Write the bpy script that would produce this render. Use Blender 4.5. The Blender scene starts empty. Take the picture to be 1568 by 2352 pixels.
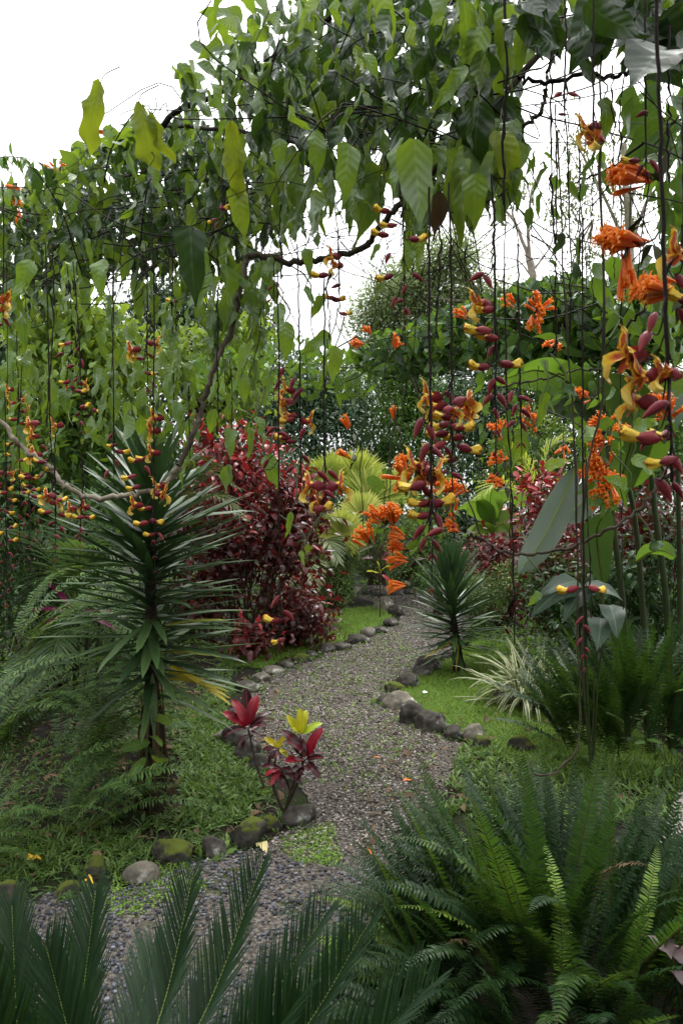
import bpy, math, random
import numpy as np
from mathutils import Vector, Matrix, geometry
rng = np.random.default_rng(11)
random.seed(11)
C = bpy.context.scene.collection
S = bpy.context.scene
PI = math.pi
R = math.radians
U = rng.uniform
G = rng.normal
# ------------------------------------------------------------------ picture to place
H, FD, CX, CY = 1.65, 1701.0, 784.0, 1176.0
def at(px, py, d):
    return np.array([(px-CX)/FD*d, d, H+(CY-py)/FD*d])
def gd(py): return H*FD/(py-CY)
def gnd(px, py, z=0.0):
    d = (H-z)*FD/(py-CY)
    return np.array([(px-CX)/FD*d, d, z])
def nrm(a):
    a = np.asarray(a, float)
    return a/np.maximum(np.linalg.norm(a, axis=-1, keepdims=True), 1e-9)
# ------------------------------------------------------------------ mesh builder
class MB:
    def __init__(s):
        s.V=[]; s.Q=[]; s.T=[]; s.UV=[]; s.A=[]; s.n=0
    def add(s, V, Q=None, T=None, UV=None, A=0.0):
        V=np.asarray(V,float).reshape(-1,3); k=len(V)
        s.V.append(V)
        if Q is not None and len(Q): s.Q.append(np.asarray(Q,np.int64)+s.n)
        if T is not None and len(T): s.T.append(np.asarray(T,np.int64)+s.n)
        s.UV.append(np.zeros((k,2)) if UV is None else np.asarray(UV,float))
        s.A.append(np.full(k,A,float) if np.isscalar(A) else np.asarray(A,float))
        s.n+=k
    def inst(s, tpl, P, D, UPV, SC, A):
        """copies of a small template: P places, D long axis, UPV face normal hint, SC size, A tint"""
        V,Q,UV=tpl; P=np.asarray(P,float).reshape(-1,3); N=len(P)
        if N==0: return
        y=nrm(D); x=nrm(np.cross(y,UPV)); z=np.cross(x,y)
        SC=np.broadcast_to(np.asarray(SC,float),(N,)) if np.ndim(SC)<2 else np.asarray(SC,float)
        sc=SC[:,None,None] if SC.ndim==1 else SC[:,:,None]
        if SC.ndim==1: L=V[None]*sc
        else: L=V[None]*SC[:,None,:]
        W=L[:,:,0:1]*x[:,None]+L[:,:,1:2]*y[:,None]+L[:,:,2:3]*z[:,None]+P[:,None]
        k=len(V)
        q=(Q[None]+(np.arange(N)*k)[:,None,None]).reshape(-1,4)
        A=np.broadcast_to(np.asarray(A,float),(N,))
        s.add(W.reshape(-1,3),Q=q,UV=np.tile(UV,(N,1)),A=np.repeat(A,k))
    def tube(s, P, rad, sides=6, A=0.0):
        P=np.asarray(P,float); n=len(P)
        rad=np.broadcast_to(np.asarray(rad,float),(n,))
        T=nrm(np.gradient(P,axis=0)); ref=np.array([0,0,1.0]) if abs(T[:,2]).mean()<.8 else np.array([1.0,0,0])
        a=nrm(np.cross(T,ref)); b=np.cross(T,a)
        th=np.arange(sides)*2*PI/sides
        V=P[:,None]+rad[:,None,None]*(np.cos(th)[None,:,None]*a[:,None]+np.sin(th)[None,:,None]*b[:,None])
        i=np.arange(n-1)[:,None]*sides; j=np.arange(sides)[None]
        Q=np.stack([i+j,i+(j+1)%sides,i+sides+(j+1)%sides,i+sides+j],-1).reshape(-1,4)
        L=np.concatenate([[0],np.cumsum(np.linalg.norm(np.diff(P,axis=0),axis=1))])
        UV=np.stack([np.tile(th/(2*PI),n),np.repeat(L,sides)],-1)
        s.add(V.reshape(-1,3),Q=Q,UV=UV,A=A)
    def grid(s, Pg, A=0.0):
        """Pg (n,m,3) sheet"""
        Pg=np.asarray(Pg,float); n,m=Pg.shape[:2]
        i=np.arange(n-1)[:,None]*m; j=np.arange(m-1)[None]
        Q=np.stack([i+j,i+j+1,i+m+j+1,i+m+j],-1).reshape(-1,4)
        uu,vv=np.meshgrid(np.linspace(0,1,m),np.linspace(0,1,n))
        s.add(Pg.reshape(-1,3),Q=Q,UV=np.stack([uu.ravel(),vv.ravel()],-1),A=A)
    def mesh(s, name, mats, off=(0,0,0), smooth=True):
        me=bpy.data.meshes.new(name)
        V=np.concatenate(s.V)-np.asarray(off); q=np.concatenate(s.Q) if s.Q else np.zeros((0,4),np.int64); t=np.concatenate(s.T) if s.T else np.zeros((0,3),np.int64)
        loops=np.concatenate([q.ravel(),t.ravel()]).astype(np.int32)
        nq,nt=len(q),len(t)
        me.vertices.add(len(V)); me.vertices.foreach_set('co',V.astype(np.float32).ravel())
        me.loops.add(len(loops)); me.loops.foreach_set('vertex_index',loops)
        me.polygons.add(nq+nt)
        st=np.concatenate([np.arange(nq)*4,nq*4+np.arange(nt)*3]).astype(np.int32)
        me.polygons.foreach_set('loop_start',st)
        me.polygons.foreach_set('use_smooth',np.full(nq+nt,smooth))
        uv=me.uv_layers.new(name='UVMap'); UV=np.concatenate(s.UV)
        uv.data.foreach_set('uv',UV[loops].astype(np.float32).ravel())
        at_=me.attributes.new('tint','FLOAT','POINT'); at_.data.foreach_set('value',np.concatenate(s.A).astype(np.float32))
        me.update(calc_edges=True)
        for m in (mats if isinstance(mats,(list,tuple)) else [mats]): me.materials.append(m)
        return me
    def obj(s, name, mats, parent=None, smooth=True):
        off=wloc(parent) if parent is not None else (0,0,0)
        o=bpy.data.objects.new(name,s.mesh(name,mats,off,smooth)); C.objects.link(o)
        if parent is not None: o.parent=parent
        return o
def wloc(o):
    v=np.zeros(3)
    while o is not None: v+=np.array(o.location); o=o.parent
    return v
def thing(name, loc, label, cat, group=None):
    o=bpy.data.objects.new(name,None); C.objects.link(o); o.location=Vector(loc); o.empty_display_size=.05
    return tag(o,label,cat,group)
def tag(o,label,cat,group=None):
    o['label']=label; o['category']=cat
    if group: o['group']=group
    return o
def kind(o,k): o['kind']=k; return o
def child(name, me, parent, loc=(0,0,0), M=None, sc=1.0):
    o=bpy.data.objects.new(name,me); C.objects.link(o); o.parent=parent
    m=Matrix.Translation(Vector(loc))
    if M is not None: m=m@M.to_4x4()
    if np.ndim(sc)==0: m=m@Matrix.Scale(float(sc),4)
    o.matrix_local=m
    return o
def frame(d,up=(0,0,1)):
    y=Vector(d).normalized(); x=y.cross(Vector(up))
    if x.length<1e-4: x=Vector((1,0,0))
    x.normalize(); z=x.cross(y)
    return Matrix((x,y,z)).transposed()
# ------------------------------------------------------------------ materials
def nd(nt,t,**k):
    n=nt.nodes.new(t)
    for a,b in k.items():
        if a.startswith('i_'): n.inputs[int(a[2:]) if a[2:].isdigit() else a[2:].replace('_',' ')].default_value=b
        else: setattr(n,a,b)
    return n
def newmat(name):
    m=bpy.data.materials.new(name); m.use_nodes=True; nt=m.node_tree; nt.nodes.clear()
    return m,nt,nd(nt,'ShaderNodeOutputMaterial')
def ramp(nt,cols,pos=None):
    r=nd(nt,'ShaderNodeValToRGB'); e=r.color_ramp.elements
    pos=pos or [i/max(1,len(cols)-1) for i in range(len(cols))]
    while len(e)<len(cols): e.new(.5)
    for i,(c,p) in enumerate(zip(cols,pos)): e[i].position=p; e[i].color=(*c,1)
    return r
def math_(nt,op,a,b=None):
    n=nd(nt,'ShaderNodeMath',operation=op)
    for i,v in enumerate((a,b)):
        if v is None: continue
        if hasattr(v,'links'): nt.links.new(v,n.inputs[i])
        else: n.inputs[i].default_value=v
    return n.outputs[0]
def mixc(nt,f,a,b,bt='MIX'):
    n=nd(nt,'ShaderNodeMix',data_type='RGBA',blend_type=bt)
    for i,v in ((0,f),(6,a),(7,b)):
        if hasattr(v,'links'): nt.links.new(v,n.inputs[i])
        else: n.inputs[i].default_value=v if i==0 else (*v,1)
    return n.outputs[2]
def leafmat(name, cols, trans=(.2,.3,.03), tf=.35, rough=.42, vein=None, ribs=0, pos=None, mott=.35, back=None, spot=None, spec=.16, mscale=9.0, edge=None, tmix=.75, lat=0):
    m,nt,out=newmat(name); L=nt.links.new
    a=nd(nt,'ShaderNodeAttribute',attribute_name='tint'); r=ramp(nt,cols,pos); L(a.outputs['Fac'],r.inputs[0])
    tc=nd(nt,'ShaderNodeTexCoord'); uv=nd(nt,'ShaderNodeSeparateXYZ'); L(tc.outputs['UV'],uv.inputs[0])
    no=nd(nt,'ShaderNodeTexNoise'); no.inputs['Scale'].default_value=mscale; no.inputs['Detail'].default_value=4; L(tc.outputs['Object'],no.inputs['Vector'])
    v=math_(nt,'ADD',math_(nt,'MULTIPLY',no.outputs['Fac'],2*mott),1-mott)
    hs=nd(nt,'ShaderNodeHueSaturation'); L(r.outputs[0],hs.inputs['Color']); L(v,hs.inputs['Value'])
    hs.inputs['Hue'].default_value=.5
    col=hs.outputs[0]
    c=math_(nt,'ABSOLUTE',math_(nt,'SUBTRACT',uv.outputs[0],.5))
    if spot is not None:
        n2=nd(nt,'ShaderNodeTexNoise'); n2.inputs['Scale'].default_value=34; L(tc.outputs['Object'],n2.inputs['Vector'])
        sp=nd(nt,'ShaderNodeMapRange'); sp.inputs[1].default_value=.6; sp.inputs[2].default_value=.72; L(n2.outputs['Fac'],sp.inputs[0])
        col=mixc(nt,math_(nt,'MULTIPLY',sp.outputs[0],.7),col,spot)
    if vein is not None:
        mr=nd(nt,'ShaderNodeMapRange'); mr.inputs[1].default_value=.012; mr.inputs[2].default_value=.05; mr.inputs[3].default_value=1; mr.inputs[4].default_value=0; L(c,mr.inputs[0])
        col=mixc(nt,math_(nt,'MULTIPLY',mr.outputs[0],.75),col,vein)
    if lat:
        w2=math_(nt,'SINE',math_(nt,'MULTIPLY',math_(nt,'SUBTRACT',uv.outputs[1],math_(nt,'MULTIPLY',c,.55)),lat)); mr=nd(nt,'ShaderNodeMapRange'); mr.inputs[1].default_value=.86; mr.inputs[2].default_value=1; L(w2,mr.inputs[0])
        col=mixc(nt,math_(nt,'MULTIPLY',mr.outputs[0],.2),col,vein)
    if edge is not None:
        mr=nd(nt,'ShaderNodeMapRange'); mr.inputs[1].default_value=.24; mr.inputs[2].default_value=.3; L(c,mr.inputs[0])
        col=mixc(nt,mr.outputs[0],col,edge)
    if back is not None:
        g=nd(nt,'ShaderNodeNewGeometry'); col=mixc(nt,math_(nt,'MULTIPLY',g.outputs['Backfacing'],.6),col,back)
    p=nd(nt,'ShaderNodeBsdfPrincipled'); L(col,p.inputs['Base Color']); p.inputs['Roughness'].default_value=rough
    p.inputs['Specular IOR Level'].default_value=spec
    if ribs:
        w=math_(nt,'SINE',math_(nt,'MULTIPLY',math_(nt,'SUBTRACT',uv.outputs[1],math_(nt,'MULTIPLY',c,.35)),ribs))
        bp=nd(nt,'ShaderNodeBump'); bp.inputs['Strength'].default_value=.17; bp.inputs['Distance'].default_value=.004
        L(math_(nt,'ADD',w,math_(nt,'MULTIPLY',no.outputs['Fac'],3)),bp.inputs['Height']); L(bp.outputs[0],p.inputs['Normal'])
    t=nd(nt,'ShaderNodeBsdfTranslucent'); L(mixc(nt,tmix,col,trans),t.inputs['Color'])
    mx=nd(nt,'ShaderNodeMixShader'); mx.inputs[0].default_value=tf; L(p.outputs[0],mx.inputs[1]); L(t.outputs[0],mx.inputs[2]); L(mx.outputs[0],out.inputs[0])
    return m
def surf(name, cols, scale=8, rough=.85, bump=.3, bscale=None, moss=None, spots=None, pos=None, stretch=None, bdist=.01, detail=8, tint=False):
    m,nt,out=newmat(name); L=nt.links.new
    tc=nd(nt,'ShaderNodeTexCoord'); mp=nd(nt,'ShaderNodeMapping'); L(tc.outputs['Object'],mp.inputs[0])
    if stretch: mp.inputs['Scale'].default_value=stretch
    no=nd(nt,'ShaderNodeTexNoise'); no.inputs['Scale'].default_value=scale; no.inputs['Detail'].default_value=detail; no.inputs['Roughness'].default_value=.65; L(mp.outputs[0],no.inputs[0])
    r=ramp(nt,cols,pos or [.3+.4*i/max(1,len(cols)-1) for i in range(len(cols))]); 
    f=no.outputs['Fac']
    if tint:
        a=nd(nt,'ShaderNodeAttribute',attribute_name='tint'); f=math_(nt,'ADD',math_(nt,'MULTIPLY',f,.4),math_(nt,'MULTIPLY',a.outputs['Fac'],.75))
    L(f,r.inputs[0]); col=r.outputs[0]
    if spots is not None:
        vo=nd(nt,'ShaderNodeTexNoise'); vo.inputs['Scale'].default_value=spots[1]; vo.inputs['Detail'].default_value=3; L(tc.outputs['Object'],vo.inputs['Vector'])
        mr=nd(nt,'ShaderNodeMapRange'); mr.inputs[1].default_value=spots[2]; mr.inputs[2].default_value=spots[2]+.06; L(vo.outputs['Fac'],mr.inputs[0])
        col=mixc(nt,mr.outputs[0],col,spots[0])
    if moss is not None:
        g=nd(nt,'ShaderNodeNewGeometry'); sx=nd(nt,'ShaderNodeSeparateXYZ'); L(g.outputs['Normal'],sx.inputs[0])
        n3=nd(nt,'ShaderNodeTexNoise'); n3.inputs['Scale'].default_value=14; n3.inputs['Detail'].default_value=5; L(tc.outputs['Object'],n3.inputs['Vector'])
        h=math_(nt,'ADD',math_(nt,'MULTIPLY',sx.outputs[2],.5),math_(nt,'MULTIPLY',n3.outputs['Fac'],1.1))
        mr=nd(nt,'ShaderNodeMapRange'); mr.inputs[1].default_value=moss[1]; mr.inputs[2].default_value=moss[1]+.15; L(h,mr.inputs[0])
        col=mixc(nt,mr.outputs[0],col,moss[0])
    p=nd(nt,'ShaderNodeBsdfPrincipled'); L(col,p.inputs['Base Color']); p.inputs['Roughness'].default_value=rough; p.inputs['Specular IOR Level'].default_value=.12
    if bump:
        b2=nd(nt,'ShaderNodeTexNoise'); b2.inputs['Scale'].default_value=bscale or scale*3; b2.inputs['Detail'].default_value=6; L(mp.outputs[0],b2.inputs[0])
        bp=nd(nt,'ShaderNodeBump'); bp.inputs['Strength'].default_value=bump; bp.inputs['Distance'].default_value=bdist; L(b2.outputs['Fac'],bp.inputs['Height']); L(bp.outputs[0],p.inputs['Normal'])
    L(p.outputs[0],out.inputs[0]); return m
M={}
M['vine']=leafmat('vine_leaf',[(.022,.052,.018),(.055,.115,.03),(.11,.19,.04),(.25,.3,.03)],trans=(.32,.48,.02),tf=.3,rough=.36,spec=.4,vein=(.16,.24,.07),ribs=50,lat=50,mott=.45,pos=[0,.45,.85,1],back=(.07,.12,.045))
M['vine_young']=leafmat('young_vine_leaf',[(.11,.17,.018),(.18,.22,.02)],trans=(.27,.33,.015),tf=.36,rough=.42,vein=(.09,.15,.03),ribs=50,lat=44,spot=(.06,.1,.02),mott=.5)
M['vine_shaded']=leafmat('shaded_vine_leaf',[(.011,.027,.011),(.022,.05,.016),(.045,.085,.024)],trans=(.09,.19,.012),tf=.2,rough=.36,spec=.4,vein=(.06,.1,.04),ribs=50,lat=50,mott=.4,spot=(.05,.045,.015))  # darker copy of the vine leaf, canopy shade put into its colour
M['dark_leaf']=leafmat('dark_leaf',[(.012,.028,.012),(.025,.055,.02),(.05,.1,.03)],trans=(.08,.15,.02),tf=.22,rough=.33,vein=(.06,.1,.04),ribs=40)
M['mid_leaf']=leafmat('mid_leaf',[(.022,.05,.015),(.055,.115,.026),(.1,.185,.04)],trans=(.2,.34,.02),tf=.3,rough=.36,vein=(.08,.14,.04),ribs=40)
M['bright_leaf']=leafmat('bright_leaf',[(.045,.1,.02),(.095,.17,.03),(.19,.25,.036)],trans=(.28,.38,.025),tf=.36,rough=.4,vein=(.16,.22,.06))
M['far_leaf']=leafmat('far_leaf',[(.07,.11,.04),(.12,.165,.06),(.19,.23,.09)],trans=(.3,.4,.12),tf=.35,rough=.5)
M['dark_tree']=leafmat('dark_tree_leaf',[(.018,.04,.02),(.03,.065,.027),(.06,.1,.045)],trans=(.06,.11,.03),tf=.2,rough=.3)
M['sparse_leaf']=leafmat('sparse_leaf',[(.06,.09,.03),(.09,.11,.04),(.2,.1,.06)],trans=(.2,.25,.08),tf=.4,rough=.5)
M['yucca']=leafmat('sword_leaf',[(.018,.042,.014),(.032,.068,.02),(.065,.115,.035)],trans=(.05,.12,.02),tf=.14,rough=.4,spec=.3,vein=(.04,.075,.03),mott=.2,back=(.05,.085,.045))
M['yucca_yellow']=leafmat('yellowing_sword_leaf',[(.12,.16,.03),(.45,.36,.03)],trans=(.4,.3,.02),tf=.25,rough=.45)
M['dry']=leafmat('dry_leaf',[(.07,.045,.025),(.15,.1,.055)],trans=(.15,.09,.04),tf=.15,rough=.8)
M['copper']=leafmat('copper_leaf',[(.018,.008,.007),(.055,.014,.012),(.14,.016,.016),(.44,.02,.024)],trans=(.4,.03,.02),tf=.2,rough=.36,spec=.4,tmix=.35,pos=[0,.45,.72,1],vein=(.16,.03,.03))
M['croton_red']=leafmat('red_croton_leaf',[(.014,.006,.007),(.04,.008,.011),(.2,.006,.014),(.27,.012,.024)],trans=(.2,.01,.02),tf=.14,tmix=.3,rough=.34,vein=(.36,.02,.05),spec=.3,lat=60,pos=[0,.45,.6,1])
M['croton_yellow']=leafmat('yellow_croton_leaf',[(.3,.2,.01),(.42,.4,.02),(.3,.42,.03)],trans=(.55,.5,.02),tf=.3,rough=.3,vein=(.6,.55,.06),spot=(.2,.25,.02))
M['cycad']=leafmat('cycad_leaflet',[(.006,.02,.008),(.012,.034,.011),(.03,.062,.02)],trans=(.06,.13,.015),tf=.15,rough=.36,mott=.15)
M['rachis']=leafmat('green_rachis',[(.08,.12,.02),(.14,.18,.03)],trans=(.1,.1,.02),tf=.05,rough=.4)
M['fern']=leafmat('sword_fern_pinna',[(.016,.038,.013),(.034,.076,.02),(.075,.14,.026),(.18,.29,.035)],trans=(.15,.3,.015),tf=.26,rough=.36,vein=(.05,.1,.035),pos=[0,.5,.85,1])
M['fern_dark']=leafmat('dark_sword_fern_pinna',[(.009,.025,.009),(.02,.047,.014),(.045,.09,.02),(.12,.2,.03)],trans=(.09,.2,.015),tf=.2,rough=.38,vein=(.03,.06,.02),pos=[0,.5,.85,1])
M['soft_fern']=leafmat('soft_fern_pinna',[(.018,.045,.015),(.045,.095,.026),(.1,.17,.04)],trans=(.16,.28,.03),tf=.3,rough=.5)
M['brown_stem']=surf('brown_fern_stem',[(.04,.025,.012),(.09,.06,.025)],scale=20,rough=.6,bump=.1)
M['palm']=leafmat('palm_leaflet',[(.02,.05,.02),(.05,.09,.03),(.12,.16,.05)],trans=(.16,.26,.04),tf=.3,rough=.35)
M['grey_palm']=leafmat('grey_palm_leaflet',[(.06,.085,.045),(.12,.15,.07),(.22,.24,.12)],trans=(.2,.25,.08),tf=.25,rough=.4)
M['fan']=leafmat('fan_palm_leaf',[(.13,.2,.03),(.24,.31,.045),(.45,.46,.12)],trans=(.55,.6,.06),tf=.4,rough=.4)
M['banana']=leafmat('banana_leaf',[(.055,.11,.03),(.08,.15,.035),(.14,.2,.05)],trans=(.2,.36,.02),tf=.35,rough=.34,spec=.35,vein=(.2,.28,.08),lat=170,ribs=260,mott=.15,mscale=4)
M['banana_grey']=leafmat('grey_banana_leaf',[(.09,.13,.09),(.14,.18,.135)],trans=(.14,.2,.08),tf=.2,rough=.42,vein=(.22,.28,.18),lat=190,ribs=300,mott=.12,mscale=4)
M['cane']=surf('banana_cane',[(.014,.024,.008),(.03,.042,.014),(.04,.03,.016)],scale=5,stretch=(1,1,.25),rough=.5,bump=.15)
M['philo']=leafmat('grey_green_leaf',[(.025,.05,.03),(.045,.075,.048)],trans=(.08,.14,.04),tf=.18,rough=.45,spec=.2,vein=(.12,.16,.09),lat=50)
M['striped']=leafmat('striped_grass_leaf',[(.07,.1,.035),(.1,.13,.05)],trans=(.2,.24,.1),tf=.25,rough=.4,edge=(.42,.43,.25),mott=.15)
M['box']=leafmat('box_leaf',[(.03,.055,.018),(.07,.11,.03),(.14,.2,.05)],trans=(.12,.2,.03),tf=.25,rough=.42)
M['grass']=leafmat('grass_blade',[(.055,.12,.02),(.12,.22,.035),(.21,.31,.055)],trans=(.28,.42,.035),tf=.3,rough=.5,mott=.2)
M['weed']=leafmat('weed_blade',[(.035,.075,.02),(.075,.135,.032),(.14,.21,.055)],trans=(.18,.3,.03),tf=.3,rough=.42,mott=.2,vein=(.1,.16,.06))
M['pink']=leafmat('pink_leaf',[(.12,.01,.05),(.3,.02,.13)],trans=(.3,.02,.12),tf=.3,rough=.4)
M['orange']=leafmat('orange_petal',[(.74,.14,.012),(.84,.21,.018),(.9,.34,.04)],trans=(.95,.3,.02),tf=.28,rough=.45,mott=.15,spec=.35)
M['corolla']=leafmat('corolla_petal',[(.78,.66,.26),(.74,.5,.04),(.62,.24,.03),(.34,.03,.02),(.13,.008,.012)],trans=(.8,.55,.05),tf=.2,rough=.42,mott=.25,tmix=.25,pos=[0,.25,.5,.72,1],mscale=40)
M['calyx']=leafmat('maroon_calyx',[(.11,.016,.024),(.19,.026,.034),(.32,.05,.05)],trans=(.3,.03,.03),tf=.14,rough=.38,mott=.3,mscale=40)
M['string']=surf('dark_vine_string',[(.008,.006,.005),(.024,.015,.012)],scale=20,rough=.7,bump=.2)
M['string_green']=surf('green_vine_string',[(.03,.04,.018),(.07,.08,.035)],scale=20,rough=.6,bump=.1)
M['bark_vine']=surf('woody_vine_bark',[(.02,.016,.011),(.05,.04,.028),(.11,.09,.068)],scale=14,stretch=(1,1,.6),rough=.85,bump=.6,bscale=40,bdist=.004)
M['bark_pale']=surf('pale_vine_bark',[(.09,.075,.05),(.2,.17,.125),(.32,.29,.23)],scale=16,rough=.8,bump=.5,bscale=40,bdist=.004)
M['bark_dark']=surf('dark_trunk_bark',[(.01,.008,.006),(.03,.022,.016),(.07,.05,.035)],scale=12,stretch=(1,1,.3),rough=.9,bump=.8,bscale=30,bdist=.02,moss=((.04,.055,.012),1.0))
M['bark_grey']=surf('grey_tree_bark',[(.12,.1,.075),(.22,.19,.15),(.34,.31,.26)],scale=4,rough=.85,bump=.4)
M['stem_brown']=surf('shrub_stem',[(.025,.017,.012),(.07,.05,.035)],scale=20,rough=.85,bump=.2)
M['soil']=surf('soil',[(.006,.005,.0035),(.014,.011,.008),(.026,.021,.014)],scale=7,rough=.95,bump=.8,bscale=60,bdist=.02,spots=((.014,.02,.006),2.2,.5))
M['turf']=surf('turf_soil',[(.014,.024,.007),(.03,.05,.013),(.05,.08,.02)],scale=6,rough=.95,bump=.6,bscale=70)
M['path']=surf('gravel_bed',[(.02,.017,.014),(.07,.061,.052),(.18,.163,.145)],scale=55,rough=.95,bump=.9,bscale=70,bdist=.02,detail=3,spots=((.04,.048,.018),3.0,.6))
M['pebble']=surf('gravel_stone',[(.036,.031,.026),(.122,.107,.09),(.245,.222,.193),(.42,.388,.348)],scale=30,rough=.9,bump=.3,bscale=160,bdist=.003,pos=[.2,.5,.75,1.0],tint=True)
M['scoria']=surf('blue_grey_cinder',[(.03,.031,.036),(.075,.078,.09),(.16,.165,.19)],scale=30,rough=.95,bump=.4,bscale=160,bdist=.003,pos=[.2,.55,1.0],tint=True)
M['rock']=surf('grey_rock',[(.016,.014,.012),(.05,.045,.038),(.11,.1,.088)],scale=6,rough=.9,bump=.6,bscale=22,bdist=.02,spots=((.2,.2,.18),11,.6),moss=((.035,.05,.012),1.06))
M['rock_mossy']=surf('mossy_rock',[(.016,.014,.011),(.04,.036,.03),(.08,.073,.064)],scale=6,rough=.95,bump=.6,bscale=24,bdist=.02,moss=((.06,.075,.012),.75))
M['rock_pale']=surf('pale_rock',[(.05,.044,.034),(.12,.108,.085),(.22,.2,.165)],scale=7,rough=.85,bump=.4,bscale=26,bdist=.01,spots=((.4,.39,.35),9,.6))
M['moss']=surf('moss',[(.028,.035,.008),(.06,.07,.014),(.1,.11,.02)],scale=20,rough=1,bump=.8,bscale=120,bdist=.01)
M['paper']=surf('scrap_paper',[(.5,.6,.65),(.75,.8,.8)],scale=9,rough=.6,bump=.1)
M['caladium']=leafmat('pale_pink_leaf',[(.25,.2,.2),(.42,.3,.32)],trans=(.3,.3,.2),tf=.3,rough=.4,vein=(.5,.15,.22),spot=(.08,.16,.06))
M['pale_dead']=leafmat('pale_fallen_leaf',[(.4,.36,.18),(.5,.42,.2)],trans=(.4,.35,.12),tf=.2,rough=.6)
M['wire']=surf('thin_wire',[(.05,.05,.05),(.1,.1,.1)],scale=10,rough=.5,bump=0)
# terrace tiles
def tiles():
    m,nt,out=newmat('terrace_tile'); L=nt.links.new
    tc=nd(nt,'ShaderNodeTexCoord'); b=nd(nt,'ShaderNodeTexBrick',offset=.5); L(tc.outputs['Object'],b.inputs[0])
    b.inputs['Scale'].default_value=1; b.inputs['Brick Width'].default_value=.2; b.inputs['Row Height'].default_value=.1; b.inputs['Mortar Size'].default_value=.004
    b.inputs['Color1'].default_value=(.3,.25,.22,1); b.inputs['Color2'].default_value=(.27,.27,.27,1); b.inputs['Mortar'].default_value=(.1,.1,.1,1)
    n=nd(nt,'ShaderNodeTexNoise'); n.inputs['Scale'].default_value=9; n.inputs['Detail'].default_value=6; L(tc.outputs['Object'],n.inputs[0])
    p=nd(nt,'ShaderNodeBsdfPrincipled'); L(mixc(nt,.5,b.outputs[0],mixc(nt,n.outputs['Fac'],(.1,.1,.1),(.45,.42,.4)),'MULTIPLY'),p.inputs['Base Color']); p.inputs['Roughness'].default_value=.6
    L(p.outputs[0],out.inputs[0]); return m
M['tile']=tiles()
# ------------------------------------------------------------------ leaf templates
SH={'ovate':[.1,.6,.97,1,.82,.5,.18,.02],'vine':[.25,.85,1,.95,.8,.52,.2,.01],'lance':[.08,.3,.75,.97,1,.72,.28,.01],'ellip':[.08,.42,.8,.97,1,.86,.52,.03],
    'sword':[.75,.78,.88,.97,1,.8,.42,.02],'pinna':[.9,1,.97,.93,.87,.72,.5,.08],'heart':[.2,.95,1,.9,.68,.4,.14,.01],'needle':[.7,.9,1,1,.95,.85,.6,.1],'obov':[.06,.2,.42,.65,.92,1,.72,.06]}
ST=[0,.05,.2,.35,.55,.75,.9,1]
def leaf(shape='ovate',W=.4,n=6,m=1,fold=.2,curl=.3,wave=0.0,twist=0.0,seed=0):
    r=np.random.default_rng(seed)
    t=np.linspace(0,1,n+1); w=W/2*np.interp(t,ST,SH[shape])
    ang=curl*t*1.2+r.normal(0,.05,n+1)*min(1,abs(curl)*4); st=1.0/n
    y=np.concatenate([[0],np.cumsum(np.cos(ang[:-1])*st)]); z=-np.concatenate([[0],np.cumsum(np.sin(ang[:-1])*st)])
    u=np.linspace(-1,1,2*m+1); ph=r.uniform(0,6,2); fr=r.uniform(1.3,2.3)
    X=w[:,None]*u[None]*math.cos(fold)
    ed=np.abs(u)**1.5
    X=X*(1+wave*.6*ed[None]*np.sin(t[:,None]*2*PI*fr*1.3+ph[0]))
    Z=z[:,None]+np.abs(w[:,None]*u[None])*math.sin(fold)+wave*W*ed[None]*np.sin(t[:,None]*2*PI*fr+np.where(u>0,ph[0],ph[1])[None])
    Y=np.repeat(y[:,None],2*m+1,1)
    if twist:
        a=twist*t[:,None]; X,Z=X*np.cos(a)-(Z-z[:,None])*np.sin(a),z[:,None]+X*np.sin(a)+(Z-z[:,None])*np.cos(a)
    k=2*m+1; V=np.stack([X,Y,Z],-1).reshape(-1,3)
    i=np.arange(n)[:,None]*k; j=np.arange(k-1)[None]
    Q=np.stack([i+j,i+j+1,i+k+j+1,i+k+j],-1).reshape(-1,4)
    uu=np.repeat((.5+.5*u)[None],n+1,0); vv=np.repeat(t[:,None],k,1)
    return V,Q,np.stack([uu.ravel(),vv.ravel()],-1)
VL=[leaf('vine',W,12,2,f,c,wv,tw,i) for i,(W,f,c,wv,tw) in enumerate([(.4,.3,.5,.16,.4),(.34,.45,.2,.2,-.7),(.44,.2,.9,.14,.3),(.32,.6,-.2,.2,1.0),(.37,.25,.35,.24,-1.0),(.27,.7,.4,.18,.5)])]
SL=[leaf('ovate',W,6,1,f,c,.06,0,20+i) for i,(W,f,c) in enumerate([(.42,.25,.5),(.5,.15,.8),(.38,.4,.2),(.46,.3,1.0)])]
ML=[leaf('ellip',W,3,1,f,c,0,0,30+i) for i,(W,f,c) in enumerate([(.42,.25,.5),(.5,.15,.9),(.36,.4,.2)])]
LL=[leaf('lance',W,3,1,f,c,0,0,40+i) for i,(W,f,c) in enumerate([(.26,.25,.4),(.3,.2,.8),(.22,.35,.1)])]
TL=[leaf('ellip',.5,2,1,.3,.6,0,0,50),leaf('lance',.34,2,1,.3,.3,0,0,51)]
PIN=[leaf('pinna',.25,4,1,.2,c,.02,0,60+i) for i,c in enumerate((.35,.7,-.2))]
NEED=leaf('needle',.042,2,1,.2,.15,0,0,65)
PAL=leaf('lance',.08,5,1,.35,.5,0,0,66)
SW=[leaf('sword',.09,7,1,.3,c,0,0,70+i) for i,c in enumerate((.03,.14,-.05,.28))]
GR=[leaf('needle',.07,3,1,.2,c,0,0,80+i) for i,c in enumerate((.6,1.1,.2))]
WD=[leaf('lance',.16,3,1,.25,c,0,0,84+i) for i,c in enumerate((.7,1.2,.3))]
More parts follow.
